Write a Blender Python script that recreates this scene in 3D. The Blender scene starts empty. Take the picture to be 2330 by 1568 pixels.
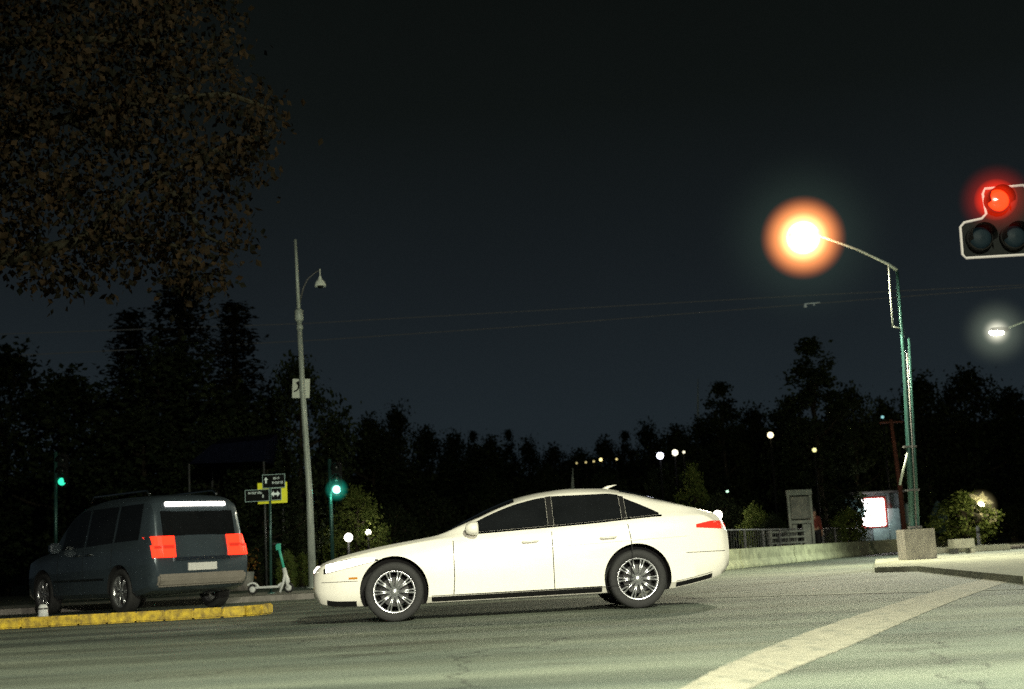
import bpy, bmesh, math, random
from mathutils import Vector, Matrix, Euler
random.seed(7)
sc = bpy.context.scene
COL = sc.collection
R = math.radians
PI = math.pi

# ------------------------------------------------------------------ camera
W0, H0, F0 = 2330.0, 1568.0, 3100.0
CAMZ = 0.66
PITCH, ROLL = R(8.84), R(3.0)
_f = Vector((0, math.cos(PITCH), math.sin(PITCH)))
_r0 = Vector((1, 0, 0)); _u0 = _r0.cross(_f)
_r = _r0 * math.cos(ROLL) - _u0 * math.sin(ROLL)
_u = _u0 * math.cos(ROLL) + _r0 * math.sin(ROLL)
CAM = Vector((0, 0, CAMZ))
cd = bpy.data.cameras.new('camera'); cam = bpy.data.objects.new('camera', cd); COL.objects.link(cam)
cam.matrix_world = Matrix(((_r.x, _u.x, -_f.x, 0), (_r.y, _u.y, -_f.y, 0), (_r.z, _u.z, -_f.z, CAMZ), (0, 0, 0, 1)))
cd.sensor_width = 36; cd.lens = F0 / W0 * 36
cd.clip_end = 4000; cd.clip_start = 0.05
cd.dof.use_dof = True; cd.dof.focus_distance = 17.0; cd.dof.aperture_fstop = 1.7
sc.camera = cam

def ray(px, py):
    return (_f + _r * ((px - W0 / 2) / F0) + _u * ((H0 / 2 - py) / F0))
def at(px, py, D):                      # point seen at (px,py) standing D metres ahead
    d = ray(px, py); return CAM + d * (D / d.y)
def ground(px, py, z=0.0):
    d = ray(px, py); t = (z - CAMZ) / d.z; return CAM + d * t
def foot(px, D, z=0.0):                 # ground point on column px near the horizon, D ahead
    y = 1264 - 0.0524 * (px - 1200) + CAMZ * F0 / D
    p = at(px, y, D); return Vector((p.x, D, z))
def zat(px, py, D): return at(px, py, D).z

# ------------------------------------------------------------------ materials
def mat(name, col, rough=0.6, metal=0.0, var=0.0, vscale=5.0, bump=0.0, bscale=60.0, coat=0.0, emit=None, estr=0.0,
        stretch=None, col2=None, spec=0.5, trans=0.0, coord='Object'):
    m = bpy.data.materials.new(name); m.use_nodes = True
    nt = m.node_tree; N = nt.nodes; L = nt.links
    b = N['Principled BSDF']
    b.inputs['Base Color'].default_value = (*col, 1)
    b.inputs['Roughness'].default_value = rough
    b.inputs['Metallic'].default_value = metal
    b.inputs['Coat Weight'].default_value = coat
    b.inputs['Specular IOR Level'].default_value = spec
    b.inputs['Transmission Weight'].default_value = trans
    tc = N.new('ShaderNodeTexCoord')
    mp = N.new('ShaderNodeMapping'); L.new(tc.outputs[coord], mp.inputs['Vector'])
    if stretch: mp.inputs['Scale'].default_value = stretch
    if var > 0 or col2:
        n = N.new('ShaderNodeTexNoise'); n.inputs['Scale'].default_value = vscale; n.inputs['Detail'].default_value = 6
        n.inputs['Roughness'].default_value = 0.62
        L.new(mp.outputs['Vector'], n.inputs['Vector'])
        r = N.new('ShaderNodeValToRGB'); L.new(n.outputs['Fac'], r.inputs['Fac'])
        c2 = col2 or tuple(min(1, c * (1 + var)) for c in col)
        c1 = tuple(c * (1 - var) for c in col) if not col2 else col
        r.color_ramp.elements[0].position = 0.33; r.color_ramp.elements[1].position = 0.67
        r.color_ramp.elements[0].color = (*c1, 1); r.color_ramp.elements[1].color = (*c2, 1)
        L.new(r.outputs['Color'], b.inputs['Base Color'])
    if bump > 0:
        n2 = N.new('ShaderNodeTexNoise'); n2.inputs['Scale'].default_value = bscale; n2.inputs['Detail'].default_value = 4
        L.new(tc.outputs[coord], n2.inputs['Vector'])
        bp = N.new('ShaderNodeBump'); bp.inputs['Strength'].default_value = bump; bp.inputs['Distance'].default_value = 0.02
        L.new(n2.outputs['Fac'], bp.inputs['Height']); L.new(bp.outputs['Normal'], b.inputs['Normal'])
    if emit:
        b.inputs['Emission Color'].default_value = (*emit, 1); b.inputs['Emission Strength'].default_value = estr
    return m

def leafmat(name, c1, c2):
    m = bpy.data.materials.new(name); m.use_nodes = True
    nt = m.node_tree; N = nt.nodes; L = nt.links; b = N['Principled BSDF']
    g = N.new('ShaderNodeNewGeometry'); r = N.new('ShaderNodeValToRGB')
    L.new(g.outputs['Random Per Island'], r.inputs['Fac'])
    r.color_ramp.elements[0].color = (*c1, 1); r.color_ramp.elements[1].color = (*c2, 1)
    L.new(r.outputs['Color'], b.inputs['Base Color']); b.inputs['Roughness'].default_value = 0.8; b.inputs['Specular IOR Level'].default_value = 0.06
    t = N.new('ShaderNodeBsdfTranslucent'); L.new(r.outputs['Color'], t.inputs['Color'])
    mx = N.new('ShaderNodeMixShader'); mx.inputs['Fac'].default_value = 0.25
    L.new(b.outputs[0], mx.inputs[1]); L.new(t.outputs[0], mx.inputs[2]); L.new(mx.outputs[0], N['Material Output'].inputs['Surface'])
    return m

M = {}
M['paint'] = mat('white_car_paint', (0.80, 0.77, 0.68), 0.28, 0.0, var=0.05, vscale=1.6, coat=0.8)
M['van_paint'] = mat('dark_blue_grey_paint', (0.055, 0.075, 0.09), 0.3, 0.3, var=0.12, vscale=1.5, coat=0.8)
M['glass'] = mat('tinted_glass', (0.008, 0.009, 0.010), 0.06, 0.0, var=0.2, vscale=2, spec=0.6)
M['rubber'] = mat('tyre_rubber', (0.02, 0.02, 0.02), 0.8, bump=0.3, bscale=40)
M['liner'] = mat('black_liner', (0.006, 0.006, 0.006), 0.9)
M['alloy'] = mat('alloy_silver', (0.62, 0.63, 0.64), 0.28, 0.85, var=0.06, vscale=6)
M['chrome'] = mat('chrome', (0.75, 0.77, 0.8), 0.12, 1.0)
M['blackplastic'] = mat('black_plastic', (0.010, 0.010, 0.010), 0.7, spec=.15, bump=0.1, bscale=200)
M['headlight'] = mat('headlight_on', (0.9, 0.88, 0.8), 0.1, emit=(1, 0.9, 0.76), estr=12)
M['taillight'] = mat('taillight_red', (0.45, 0.01, 0.008), 0.15, emit=(1, 0.07, 0.03), estr=0.55, coat=0.6)
M['tail_bright'] = mat('taillight_on', (0.6, 0.02, 0.01), 0.2, emit=(1, 0.035, 0.012), estr=2.3)
M['whitelamp'] = mat('white_lamp_on', (0.9, 0.9, 0.9), 0.3, emit=(1, 0.9, 0.8), estr=6)
M['plate'] = mat('number_plate', (0.7, 0.7, 0.66), 0.5, var=0.05)
M['galv'] = mat('galvanised_pole', (0.50, 0.56, 0.50), 0.5, 0.15, var=0.22, vscale=6, stretch=(1, 1, 0.3))
M['teal_lit_pole'] = mat('green_lit_pole', (0.035, 0.10, 0.088), 0.34, 0.35, var=0.4, vscale=3, stretch=(1, 1, 0.3))  # greenish signal light is put into the pole colour
M['greypole'] = mat('dark_grey_pole', (0.12, 0.12, 0.12), 0.5, 0.3, var=0.2, vscale=3)
M['concrete'] = mat('cast_concrete', (0.30, 0.28, 0.25), 0.9, var=0.25, vscale=7, bump=0.5, bscale=30, stretch=(1, 1, 0.4))
M['barrier'] = mat('painted_concrete', (0.34, 0.37, 0.23), 0.9, var=0.35, vscale=4, bump=0.4, bscale=25)
M['bench'] = mat('pale_concrete', (0.55, 0.55, 0.45), 0.85, var=0.15, vscale=5, bump=0.3, bscale=30)
M['yellow'] = mat('yellow_kerb_paint', (0.75, 0.53, 0.035), 0.7, var=0.0, col2=(0.20, 0.14, 0.035), vscale=9, bump=0.5, bscale=50)
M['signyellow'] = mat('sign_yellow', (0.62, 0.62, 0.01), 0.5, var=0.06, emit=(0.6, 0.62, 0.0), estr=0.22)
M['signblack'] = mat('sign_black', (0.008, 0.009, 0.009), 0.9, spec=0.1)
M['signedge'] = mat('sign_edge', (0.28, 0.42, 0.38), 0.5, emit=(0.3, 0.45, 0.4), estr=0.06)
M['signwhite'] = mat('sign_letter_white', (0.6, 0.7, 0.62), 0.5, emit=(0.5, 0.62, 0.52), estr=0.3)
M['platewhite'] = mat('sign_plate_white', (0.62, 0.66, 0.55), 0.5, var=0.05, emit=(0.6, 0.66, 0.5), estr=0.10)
M['bark'] = mat('tree_bark', (0.03, 0.026, 0.018), 0.95, spec=0.05, var=0.35, vscale=9, bump=0.8, bscale=20, stretch=(1, 1, 0.3))
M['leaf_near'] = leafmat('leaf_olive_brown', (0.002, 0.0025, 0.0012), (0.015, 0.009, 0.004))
M['leaf_dark'] = leafmat('leaf_dark_green', (0.010, 0.017, 0.009), (0.034, 0.044, 0.02))
M['leaf_con'] = leafmat('needle_dark', (0.010, 0.012, 0.009), (0.022, 0.024, 0.014))
M['leaf_lit'] = leafmat('lit_leaf_yellow_green', (0.07, 0.11, 0.025), (0.17, 0.20, 0.055))  # brighter leaf copy, lamplight put into its colour
M['grass'] = mat('park_grass', (0.03, 0.045, 0.02), 0.95, var=0.4, vscale=1.2, bump=0.6, bscale=40)
M['pavement'] = mat('pavement_slabs', (0.22, 0.22, 0.18), 0.9, var=0.2, vscale=1.5, bump=0.3, bscale=30)
M['island'] = mat('light_pavement', (0.26, 0.27, 0.20), 0.9, var=0.3, vscale=3, bump=0.3, bscale=30)
M['wood'] = mat('stained_wood', (0.16, 0.05, 0.03), 0.8, var=0.3, vscale=8)
M['scooter'] = mat('scooter_white', (0.75, 0.78, 0.76), 0.35, var=0.05)
M['scooter_green'] = mat('scooter_green', (0.06, 0.5, 0.36), 0.4)
M['wire'] = mat('wire', (0.05, 0.05, 0.05), 0.6, emit=(0.5, 0.55, 0.5), estr=0.026)  # faint self-glow put in so the wires show

# ------------------------------------------------------------------ object helpers
def tag(o, label=None, cat=None, group=None, kind=None):
    if label: o['label'] = label
    if cat: o['category'] = cat
    if group: o['group'] = group
    if kind: o['kind'] = kind
    return o
def empty(name, loc, label, cat, group=None, rz=0.0):
    o = bpy.data.objects.new(name, None); COL.objects.link(o); o.location = loc; o.rotation_euler = (0, 0, rz)
    o.empty_display_size = 0.2
    return tag(o, label, cat, group)
def link(name, me, parent=None, mats=None, smooth=False):
    o = bpy.data.objects.new(name, me); COL.objects.link(o)
    if mats:
        for m in (mats if isinstance(mats, (list, tuple)) else [mats]): me.materials.append(m)
    if smooth:
        for p in me.polygons: p.use_smooth = True
    if parent: o.parent = parent
    return o
def copy_tree(o, parent=None):
    c = o.copy(); COL.objects.link(c); c.parent = parent
    for ch in [x for x in bpy.data.objects if x.parent == o]: copy_tree(ch, c)
    return c

class MB:
    def __init__(s): s.v = []; s.f = []; s.mi = []; s.sm = []
    def add(s, vs, fs, mi=0, sm=False):
        n = len(s.v); s.v += [tuple(v) for v in vs]
        for f in fs: s.f.append(tuple(i + n for i in f)); s.mi.append(mi); s.sm.append(sm)
        return s
    def box(s, c, d, rot=None, mi=0, taper=1.0):
        x, y, z = [k / 2 for k in d]; vs = []
        for sz in (-1, 1):
            t = taper if sz > 0 else 1.0
            for sx, sy in ((-1, -1), (1, -1), (1, 1), (-1, 1)):
                p = Vector((sx * x * t, sy * y * t, sz * z))
                if rot: p = rot @ p
                vs.append(p + Vector(c))
        return s.add(vs, [(0, 3, 2, 1), (4, 5, 6, 7), (0, 1, 5, 4), (1, 2, 6, 5), (2, 3, 7, 6), (3, 0, 4, 7)], mi)
    def tube(s, pts, rads, n=12, caps=True, mi=0, sm=True):
        pts = [Vector(p) for p in pts]
        if not isinstance(rads, (list, tuple)): rads = [rads] * len(pts)
        vs = []; up = None
        for i, p in enumerate(pts):
            d = (pts[min(i + 1, len(pts) - 1)] - pts[max(i - 1, 0)]).normalized()
            if up is None:
                a = Vector((0, 0, 1)) if abs(d.z) < 0.9 else Vector((1, 0, 0)); up = (a - d * a.dot(d)).normalized()
            else:
                up = (up - d * up.dot(d)).normalized()
            w = d.cross(up)
            for k in range(n):
                t = 2 * PI * k / n; vs.append(p + (up * math.cos(t) + w * math.sin(t)) * rads[i])
        fs = []
        for i in range(len(pts) - 1):
            for k in range(n):
                a = i * n + k; b = i * n + (k + 1) % n; fs.append((a, b, b + n, a + n))
        s.add(vs, fs, mi, sm)
        if caps:
            base = len(s.v) - len(vs)
            s.f.append(tuple(base + k for k in reversed(range(n)))); s.mi.append(mi); s.sm.append(False)
            s.f.append(tuple(base + len(vs) - n + k for k in range(n))); s.mi.append(mi); s.sm.append(False)
        return s
    def lathe(s, prof, n=32, axis='y', c=(0, 0, 0), mi=0, sm=True, closed=False):
        vs = []
        for (r, h) in prof:
            for k in range(n):
                t = 2 * PI * k / n
                if axis == 'y': p = (r * math.cos(t), h, r * math.sin(t))
                elif axis == 'z': p = (r * math.cos(t), r * math.sin(t), h)
                else: p = (h, r * math.cos(t), r * math.sin(t))
                vs.append((p[0] + c[0], p[1] + c[1], p[2] + c[2]))
        fs = []
        m = len(prof)
        for i in range(m if closed else m - 1):
            for k in range(n):
                a = i * n + k; b = i * n + (k + 1) % n; j = ((i + 1) % m - i) * n
                fs.append((a, b, b + j, a + j))
        return s.add(vs, fs, mi, sm)
    def build(s, name, m, parent=None, bevel=0.0, loc=None):
        me = bpy.data.meshes.new(name); me.from_pydata(s.v, [], s.f)
        for m_ in (m if isinstance(m, (list, tuple)) else [m]): me.materials.append(m_)
        for p, mi, sm in zip(me.polygons, s.mi, s.sm): p.material_index = mi; p.use_smooth = sm
        me.update()
        bm = bmesh.new(); bm.from_mesh(me); bmesh.ops.recalc_face_normals(bm, faces=bm.faces)
        if bevel > 0:
            es = [e for e in bm.edges if len(e.link_faces) == 2 and e.calc_face_angle(0) > 0.6]
            bmesh.ops.bevel(bm, geom=es, offset=bevel, segments=2, affect='EDGES', clamp_overlap=True)
        bm.to_mesh(me); bm.free()
        o = bpy.data.objects.new(name, me); COL.objects.link(o)
        if parent: o.parent = parent
        if loc: o.location = loc
        return o

def sheet(name, poly, z, m, kind='structure', skirt=0.0):
    mb = MB(); n = len(poly)
    mb.add([(x, y, z) for x, y in poly], [tuple(range(n))])
    if skirt:
        base = len(mb.v)
        mb.add([(x, y, z) for x, y in poly] + [(x, y, z - skirt) for x, y in poly],
               [(i, (i + 1) % n, (i + 1) % n + n, i + n) for i in range(n)], 1 if isinstance(m, list) else 0)
    o = mb.build(name, m); tag(o, kind=kind); return o

def interp(tab, x):
    if x <= tab[0][0]: return tab[0][1]
    if x >= tab[-1][0]: return tab[-1][1]
    for i in range(len(tab) - 1):
        if tab[i][0] <= x <= tab[i + 1][0]:
            x0, y0 = tab[i]; x1, y1 = tab[i + 1]
            h = x1 - x0; t = (x - x0) / h
            def sl(j):
                if j <= 0: return (tab[1][1] - tab[0][1]) / (tab[1][0] - tab[0][0])
                if j >= len(tab) - 1: return (tab[-1][1] - tab[-2][1]) / (tab[-1][0] - tab[-2][0])
                a = (tab[j][1] - tab[j - 1][1]) / (tab[j][0] - tab[j - 1][0]); b = (tab[j + 1][1] - tab[j][1]) / (tab[j + 1][0] - tab[j][0])
                if a * b <= 0: return 0.0
                return 2 * a * b / (a + b)
            m0, m1 = sl(i), sl(i + 1); t2 = t * t; t3 = t2 * t
            return (2 * t3 - 3 * t2 + 1) * y0 + (t3 - 2 * t2 + t) * h * m0 + (-2 * t3 + 3 * t2) * y1 + (t3 - t2) * h * m1
    return tab[-1][1]

# ------------------------------------------------------------------ ground
asph = bpy.data.materials.new('asphalt'); asph.use_nodes = True
def make_asphalt(m):
    nt = m.node_tree; N = nt.nodes; L = nt.links; b = N['Principled BSDF']; b.inputs['Roughness'].default_value = 0.72
    tc = N.new('ShaderNodeTexCoord')
    def noise(scale, detail, sc3):
        mp = N.new('ShaderNodeMapping'); mp.inputs['Scale'].default_value = sc3; L.new(tc.outputs['Object'], mp.inputs['Vector'])
        n = N.new('ShaderNodeTexNoise'); n.inputs['Scale'].default_value = scale; n.inputs['Detail'].default_value = detail
        L.new(mp.outputs[0], n.inputs['Vector']); return n
    a = noise(0.9, 6, (0.16, 1.3, 1)); c = noise(0.3, 5, (1, 1, 1)); g = noise(70, 4, (1, 1, 1)); st = noise(1.7, 6, (0.35, 1, 1))
    def ramp(src, p0, c0, p1, c1):
        r = N.new('ShaderNodeValToRGB'); L.new(src, r.inputs['Fac']); e = r.color_ramp.elements
        e[0].position = p0; e[0].color = (*c0, 1); e[1].position = p1; e[1].color = (*c1, 1); return r.outputs[0]
    def mul(x, y):
        mx = N.new('ShaderNodeMix'); mx.data_type = 'RGBA'; mx.blend_type = 'MULTIPLY'; mx.inputs[0].default_value = 1
        L.new(x, mx.inputs[6]); L.new(y, mx.inputs[7]); return mx.outputs[2]
    k = ramp(a.outputs['Fac'], .3, (0.085, 0.105, 0.09), .68, (0.195, 0.215, 0.170))
    k = mul(k, ramp(c.outputs['Fac'], .35, (.62, .68, .66), .62, (1, 1, .96)))
    k = mul(k, ramp(g.outputs['Fac'], .3, (.66, .66, .66), .7, (1.42, 1.42, 1.36)))
    k = mul(k, ramp(st.outputs['Fac'], .30, (.5, .48, .45), .42, (1, 1, 1)))
    # long dark bands running with the traffic, motion streaks put into the colour
    wv = N.new('ShaderNodeTexWave'); wv.bands_direction = 'Y'; wv.inputs['Scale'].default_value = .17; wv.inputs['Distortion'].default_value = .9; wv.inputs['Detail'].default_value = 3; wv.inputs['Detail Scale'].default_value = .35
    L.new(tc.outputs['Object'], wv.inputs['Vector']); k = mul(k, ramp(wv.outputs['Fac'], .1, (.72, .72, .70), .55, (1, 1, 1)))
    vo = N.new('ShaderNodeTexVoronoi'); vo.feature = 'DISTANCE_TO_EDGE'; vo.inputs['Scale'].default_value = .28
    nn = noise(1.4, 5, (1, 1, 1)); ad = N.new('ShaderNodeVectorMath'); ad.operation = 'ADD'; L.new(tc.outputs['Object'], ad.inputs[0])
    sc3 = N.new('ShaderNodeVectorMath'); sc3.operation = 'SCALE'; sc3.inputs['Scale'].default_value = 1.3; L.new(nn.outputs['Color'], sc3.inputs[0]); L.new(sc3.outputs[0], ad.inputs[1]); L.new(ad.outputs[0], vo.inputs['Vector'])
    k = mul(k, ramp(vo.outputs['Distance'], .002, (.35, .35, .35), .006, (1, 1, 1)))
    L.new(k, b.inputs['Base Color'])
    bp = N.new('ShaderNodeBump'); bp.inputs['Strength'].default_value = 0.7; bp.inputs['Distance'].default_value = 0.02
    L.new(g.outputs['Fac'], bp.inputs['Height']); L.new(bp.outputs[0], b.inputs['Normal'])
make_asphalt(asph)
sheet('road', [(-1500, -300), (1500, -300), (1500, 2500), (-1500, 2500)], 0, asph)

BA = Vector((6.75, 40.5)); BDIR = Vector((12.2, 26)).normalized()
def barp(D): return BA + BDIR * ((D - BA.y) / BDIR.y)
p0, p1 = barp(32.5), barp(400)
sheet('park_ground', [(-400, 29.2), (0.4, 29.2), (1.9, 30.0), (p0.x, p0.y), (p1.x, p1.y), (p1.x, 1500), (-900, 1500), (-900, 29.2)], 0.12, [M['grass'], M['concrete']], skirt=0.16)
sheet('far_pavement', [(-60, 29.45), (0.2, 29.45), (1.6, 30.2), (barp(33).x - .3, 33), (-1.5, 33), (-60, 33)], 0.126, M['pavement'])
# small planted median with its yellow kerb
med = [(-30, 20.35), (-4.35, 20.35), (-4.05, 20.55), (-3.96, 20.9), (-4.05, 21.3), (-4.35, 21.5), (-30, 21.7)]
sheet('median_island', med, 0.12, [M['pavement'], M['concrete']], skirt=0.14)
mb = MB()
kp = [(-9.9 + i * 0.42, 20.27) for i in range(14)] + [(-4.13, 20.35), (-3.96, 20.56), (-3.88, 20.9), (-3.96, 21.3)]
for i in range(len(kp) - 1):
    a = Vector((*kp[i], 0)); b = Vector((*kp[i + 1], 0)); d = b - a
    mb.box((a + b) / 2 + Vector((0, 0, 0.075)), (d.length * 1.0, 0.13, 0.15), Matrix.Rotation(math.atan2(d.y, d.x), 3, 'Z'))
tag(mb.build('yellow_kerb', M['yellow'], bevel=0.02), 'worn yellow painted kerb edging the median, beside the dark van', 'kerb')
# right hand island
isl = [ground(2040, 1303), ground(2330, 1330), None, None, ground(2330, 1257), ground(2052, 1280)]
I0 = (isl[0].x, isl[0].y); I1 = (isl[1].x, isl[1].y)
ipoly = [(isl[0].x - .2, isl[0].y + .8), (isl[0].x + .4, isl[0].y), (isl[1].x, isl[1].y), (40, isl[1].y - 2), (40, 41), (13.5, 41.0), (isl[5].x - 0.4, isl[5].y + 1)]
sheet('traffic_island', ipoly, 0.1, M['island'], skirt=0.12)

# stop band, wide worn paint
bandm = mat('road_paint', (0.20, 0.195, 0.145), 0.75, col2=(0.36, 0.345, 0.26), vscale=7, bump=0.6, bscale=60)
def band(name, a, b, w0, w1, z, m):
    a = Vector(a); b = Vector(b); d = (b - a).normalized(); n = Vector((-d.y, d.x))
    sheet(name, [tuple(a - n * w0 / 2), tuple(b - n * w1 / 2), tuple(b + n * w1 / 2), tuple(a + n * w0 / 2)], z, m)
def gp(x, y): g = ground(x, y); return Vector((g.x, g.y))
A1, A2 = gp(1620, 1530), gp(1800, 1530); B1, B2 = gp(2225, 1338), gp(2262, 1349)
ac = (A1 + A2) / 2; bc = (B1 + B2) / 2; dd = (bc - ac).normalized()
ramp_ = [e for e in bandm.node_tree.nodes if e.type == 'VALTORGB'][0].color_ramp
ramp_.elements[0].position = .36; ramp_.elements[0].color = (.14, .155, .12, 1); ramp_.elements[1].position = .45; ramp_.elements[1].color = (.27, .26, .195, 1)
ramp_.elements.new(.72).color = (.36, .345, .26, 1)
UP = [(1500, 1600), (1620, 1530), (1806, 1451), (1945, 1403), (2130, 1346), (2265, 1312), (2330, 1297)]
LO = [(1640, 1600), (1802, 1524), (1945, 1466), (2130, 1384), (2265, 1334), (2330, 1313)]
mb = MB(); n_ = 160; rj = random.Random(9)
for i in range(n_ + 1):
    t = i / n_
    a = gp(1500 + 830 * t, interp(UP, 1500 + 830 * t)); c = gp(1640 + 690 * t, interp(LO, 1640 + 690 * t))
    ja_, jc_ = rj.gauss(0, .009), rj.gauss(0, .009)
    mb.v += [(a.x + ja_, a.y + ja_, .004), (c.x + jc_, c.y + jc_, .004)]
for i in range(n_): mb.f.append((2 * i, 2 * i + 1, 2 * i + 3, 2 * i + 2)); mb.mi.append(0); mb.sm.append(False)
tag(mb.build('stop_line', bandm), kind='structure')
linem = mat('thin_line_paint', (0.30, 0.31, 0.24), 0.8, col2=(0.16, 0.17, 0.14), vscale=2.2)
band('lane_line', gp(1560, 1362), gp(2330, 1341), 0.16, 0.16, 0.0045, linem)
band('edge_line', gp(1640, 1334), gp(2040, 1311), 0.12, 0.12, 0.005, linem)

# hills
def ridge(name, pts, D, m):
    mb = MB(); vs = []; n = 90
    for i in range(n + 1):
        px = -1200 + (4800) * i / n
        y = interp(pts, px) + 7 * math.sin(i * 1.7) + 5 * math.sin(i * 3.1)
        z = max(2, zat(px, y, D)); x = at(px, y, D).x
        vs += [(x * 0.75, D * 0.72, 0), (x, D, z), (x * 1.3, D * 1.4, z * 0.4)]
    fs = []
    for i in range(n):
        a = i * 3; fs += [(a, a + 3, a + 4, a + 1), (a + 1, a + 4, a + 5, a + 2)]
    mb.add(vs, fs, 0, True); o = mb.build(name, m); tag(o, kind='structure'); return o
M['hill'] = mat('dark_hill', (0.02, 0.026, 0.018), 1.0, var=0.4, vscale=0.1)
ridge('hills', [(-1200, 1090), (0, 1090), (700, 1080), (1000, 1075), (1300, 1070), (1450, 1050), (1650, 990), (1900, 960), (2100, 955), (2400, 960), (3600, 1000)], 330, M['hill'])

# ------------------------------------------------------------------ trees
def leaf_cloud(clumps, size, m, name, flat=0.5, seed=1, droop=0.0):
    rnd = random.Random(seed); vs = []; fs = []
    for (c, rad, n) in clumps:
        c = Vector(c)
        for _ in range(n):
            o = Vector((rnd.gauss(0, 1), rnd.gauss(0, 1), rnd.gauss(0, 1) * 0.8)) * rad * 0.5
            p = c + o
            nn = (Vector((rnd.gauss(0, 1), rnd.gauss(0, 1), rnd.gauss(0, 1) + flat))).normalized()
            a = nn.orthogonal().normalized(); a = Matrix.Rotation(rnd.uniform(0, 6.28), 3, nn) @ a; 
            if droop: a = (a - Vector((0, 0, droop))).normalized()
            b = nn.cross(a).normalized()
            s = size * rnd.uniform(0.6, 1.35); w = s * 0.34
            k = len(vs)
            mid = p + a * s * 0.5
            vs += [p, mid + b * w + nn * w * .3, p + a * s, mid - b * w + nn * w * .3]
            fs.append((k, k + 1, k + 2)); fs.append((k, k + 2, k + 3))
    me = bpy.data.meshes.new(name); me.from_pydata([tuple(v) for v in vs], [], fs); me.materials.append(m); me.update()
    return me
def trunk_mesh(name, segs, m):
    mb = MB()
    for pts, r in segs: mb.tube(pts, r, 9)
    o = mb.build(name, m); me = o.data; bpy.data.objects.remove(o); return me
def limb_set(H, Wd, seed, base=0.3, n=7, r0=0.22):
    rnd = random.Random(seed)
    top = Vector((rnd.uniform(-.3, .3), rnd.uniform(-.3, .3), H * 0.86))
    pts = [Vector((0, 0, -0.3))] + [Vector((rnd.uniform(-.12, .12), rnd.uniform(-.12, .12), H * t)) for t in (.15, .35, .6)] + [top]
    segs = [(pts, [r0 * 1.25, r0, r0 * .8, r0 * .45, r0 * .12])]
    ends = []
    for i in range(n):
        a = i * 2.4 + rnd.uniform(-.4, .4); z = H * (base + (0.8 - base) * i / n)
        q = Vector((math.cos(a), math.sin(a), 0)) * Wd * rnd.uniform(.28, .42) * (1.1 - .5 * i / n); e = q + Vector((0, 0, z + H * .14))
        mid = q * .5 + Vector((0, 0, z + H * .05))
        segs.append(([Vector((0, 0, z)), mid, e], [r0 * .45, r0 * .28, r0 * .08])); ends.append(e)
    return segs, ends
def round_tree(H, Wd, seed, leaf=0.26, nl=6500, base=0.12, mt='leaf_dark', pt=1.0):
    rnd = random.Random(seed); segs, ends = limb_set(H, Wd, seed)
    clumps = []; N = 90
    for _ in range(N):
        u = rnd.uniform(0, 1); zt = base + (1 - base) * u
        prof = math.sin(PI * min(1, (u * 0.93 + 0.12) ** (0.75 * pt))) ** 0.6
        a = rnd.uniform(0, 6.28); rr = Wd / 2 * prof * math.sqrt(rnd.uniform(.25, 1)) * rnd.uniform(.75, 1.08)
        clumps.append((Vector((rr * math.cos(a), rr * math.sin(a), H * zt * 0.96)), Wd * rnd.uniform(.08, .16), nl // N))
    for e in ends: clumps.append((e, Wd * .12, nl // N))
    return leaf_cloud(clumps, leaf, M[mt], 'crown', seed=seed), trunk_mesh('trunk', segs, M['bark'])
def conifer(H, Wd, seed):
    rnd = random.Random(seed); clumps = []; segs = [([Vector((0, 0, -.3)), Vector((0, 0, H * .5)), Vector((0, 0, H * .98))], [.35, .22, .03])]
    z = H * .06; lay = 0
    while z < H * .97:
        t = z / H; rad = Wd / 2 * (1 - t) ** .75 * rnd.uniform(.8, 1.12) + .15; n = max(4, int(9 * (1 - t)) + 2)
        for i in range(n):
            a = 6.28 * i / n + lay * 1.1 + rnd.uniform(-.25, .25); L_ = rad * rnd.uniform(.65, 1.1)
            tip = Vector((math.cos(a) * L_, math.sin(a) * L_, z - L_ * .12))
            segs.append(([Vector((0, 0, z)), tip], [.06, .015]))
            for k in range(4):
                f = (k + 1.2) / 5.0
                clumps.append((Vector((tip.x * f, tip.y * f, z + (tip.z - z) * f)), .38 + .3 * (1 - t), 16))
        z += H * .035 + rnd.uniform(0, .12); lay += 1
    return leaf_cloud(clumps, .24, M['leaf_con'], 'crown', flat=2.0, seed=seed), trunk_mesh('trunk', segs, M['bark'])
PROTO = {
    'round': (round_tree(10, 7.5, 3), 10, 7.5), 'round2': (round_tree(10, 6.2, 11, base=.06), 10, 6.2),
    'round3': (round_tree(10, 8.5, 23, base=.05, nl=7500), 10, 8.5),
    'poplar': (round_tree(14, 4.6, 31, base=.05, pt=.9, nl=8000), 14, 4.6),
    'conifer': (conifer(16, 8, 5), 16, 8), 'conifer2': (conifer(16, 6.5, 9), 16, 6.5),
    'bush': (round_tree(2.6, 2.6, 41, leaf=.13, nl=3600, base=.02, mt='leaf_lit', pt=1.3), 2.6, 2.6),
    'bushdark': (round_tree(2.6, 3.0, 43, leaf=.14, nl=3600, base=.02, pt=1.3), 2.6, 3.0),
    'lit': (round_tree(6, 4.5, 47, leaf=.2, nl=4200, base=.1, mt='leaf_lit'), 6, 4.5),
}
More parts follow.
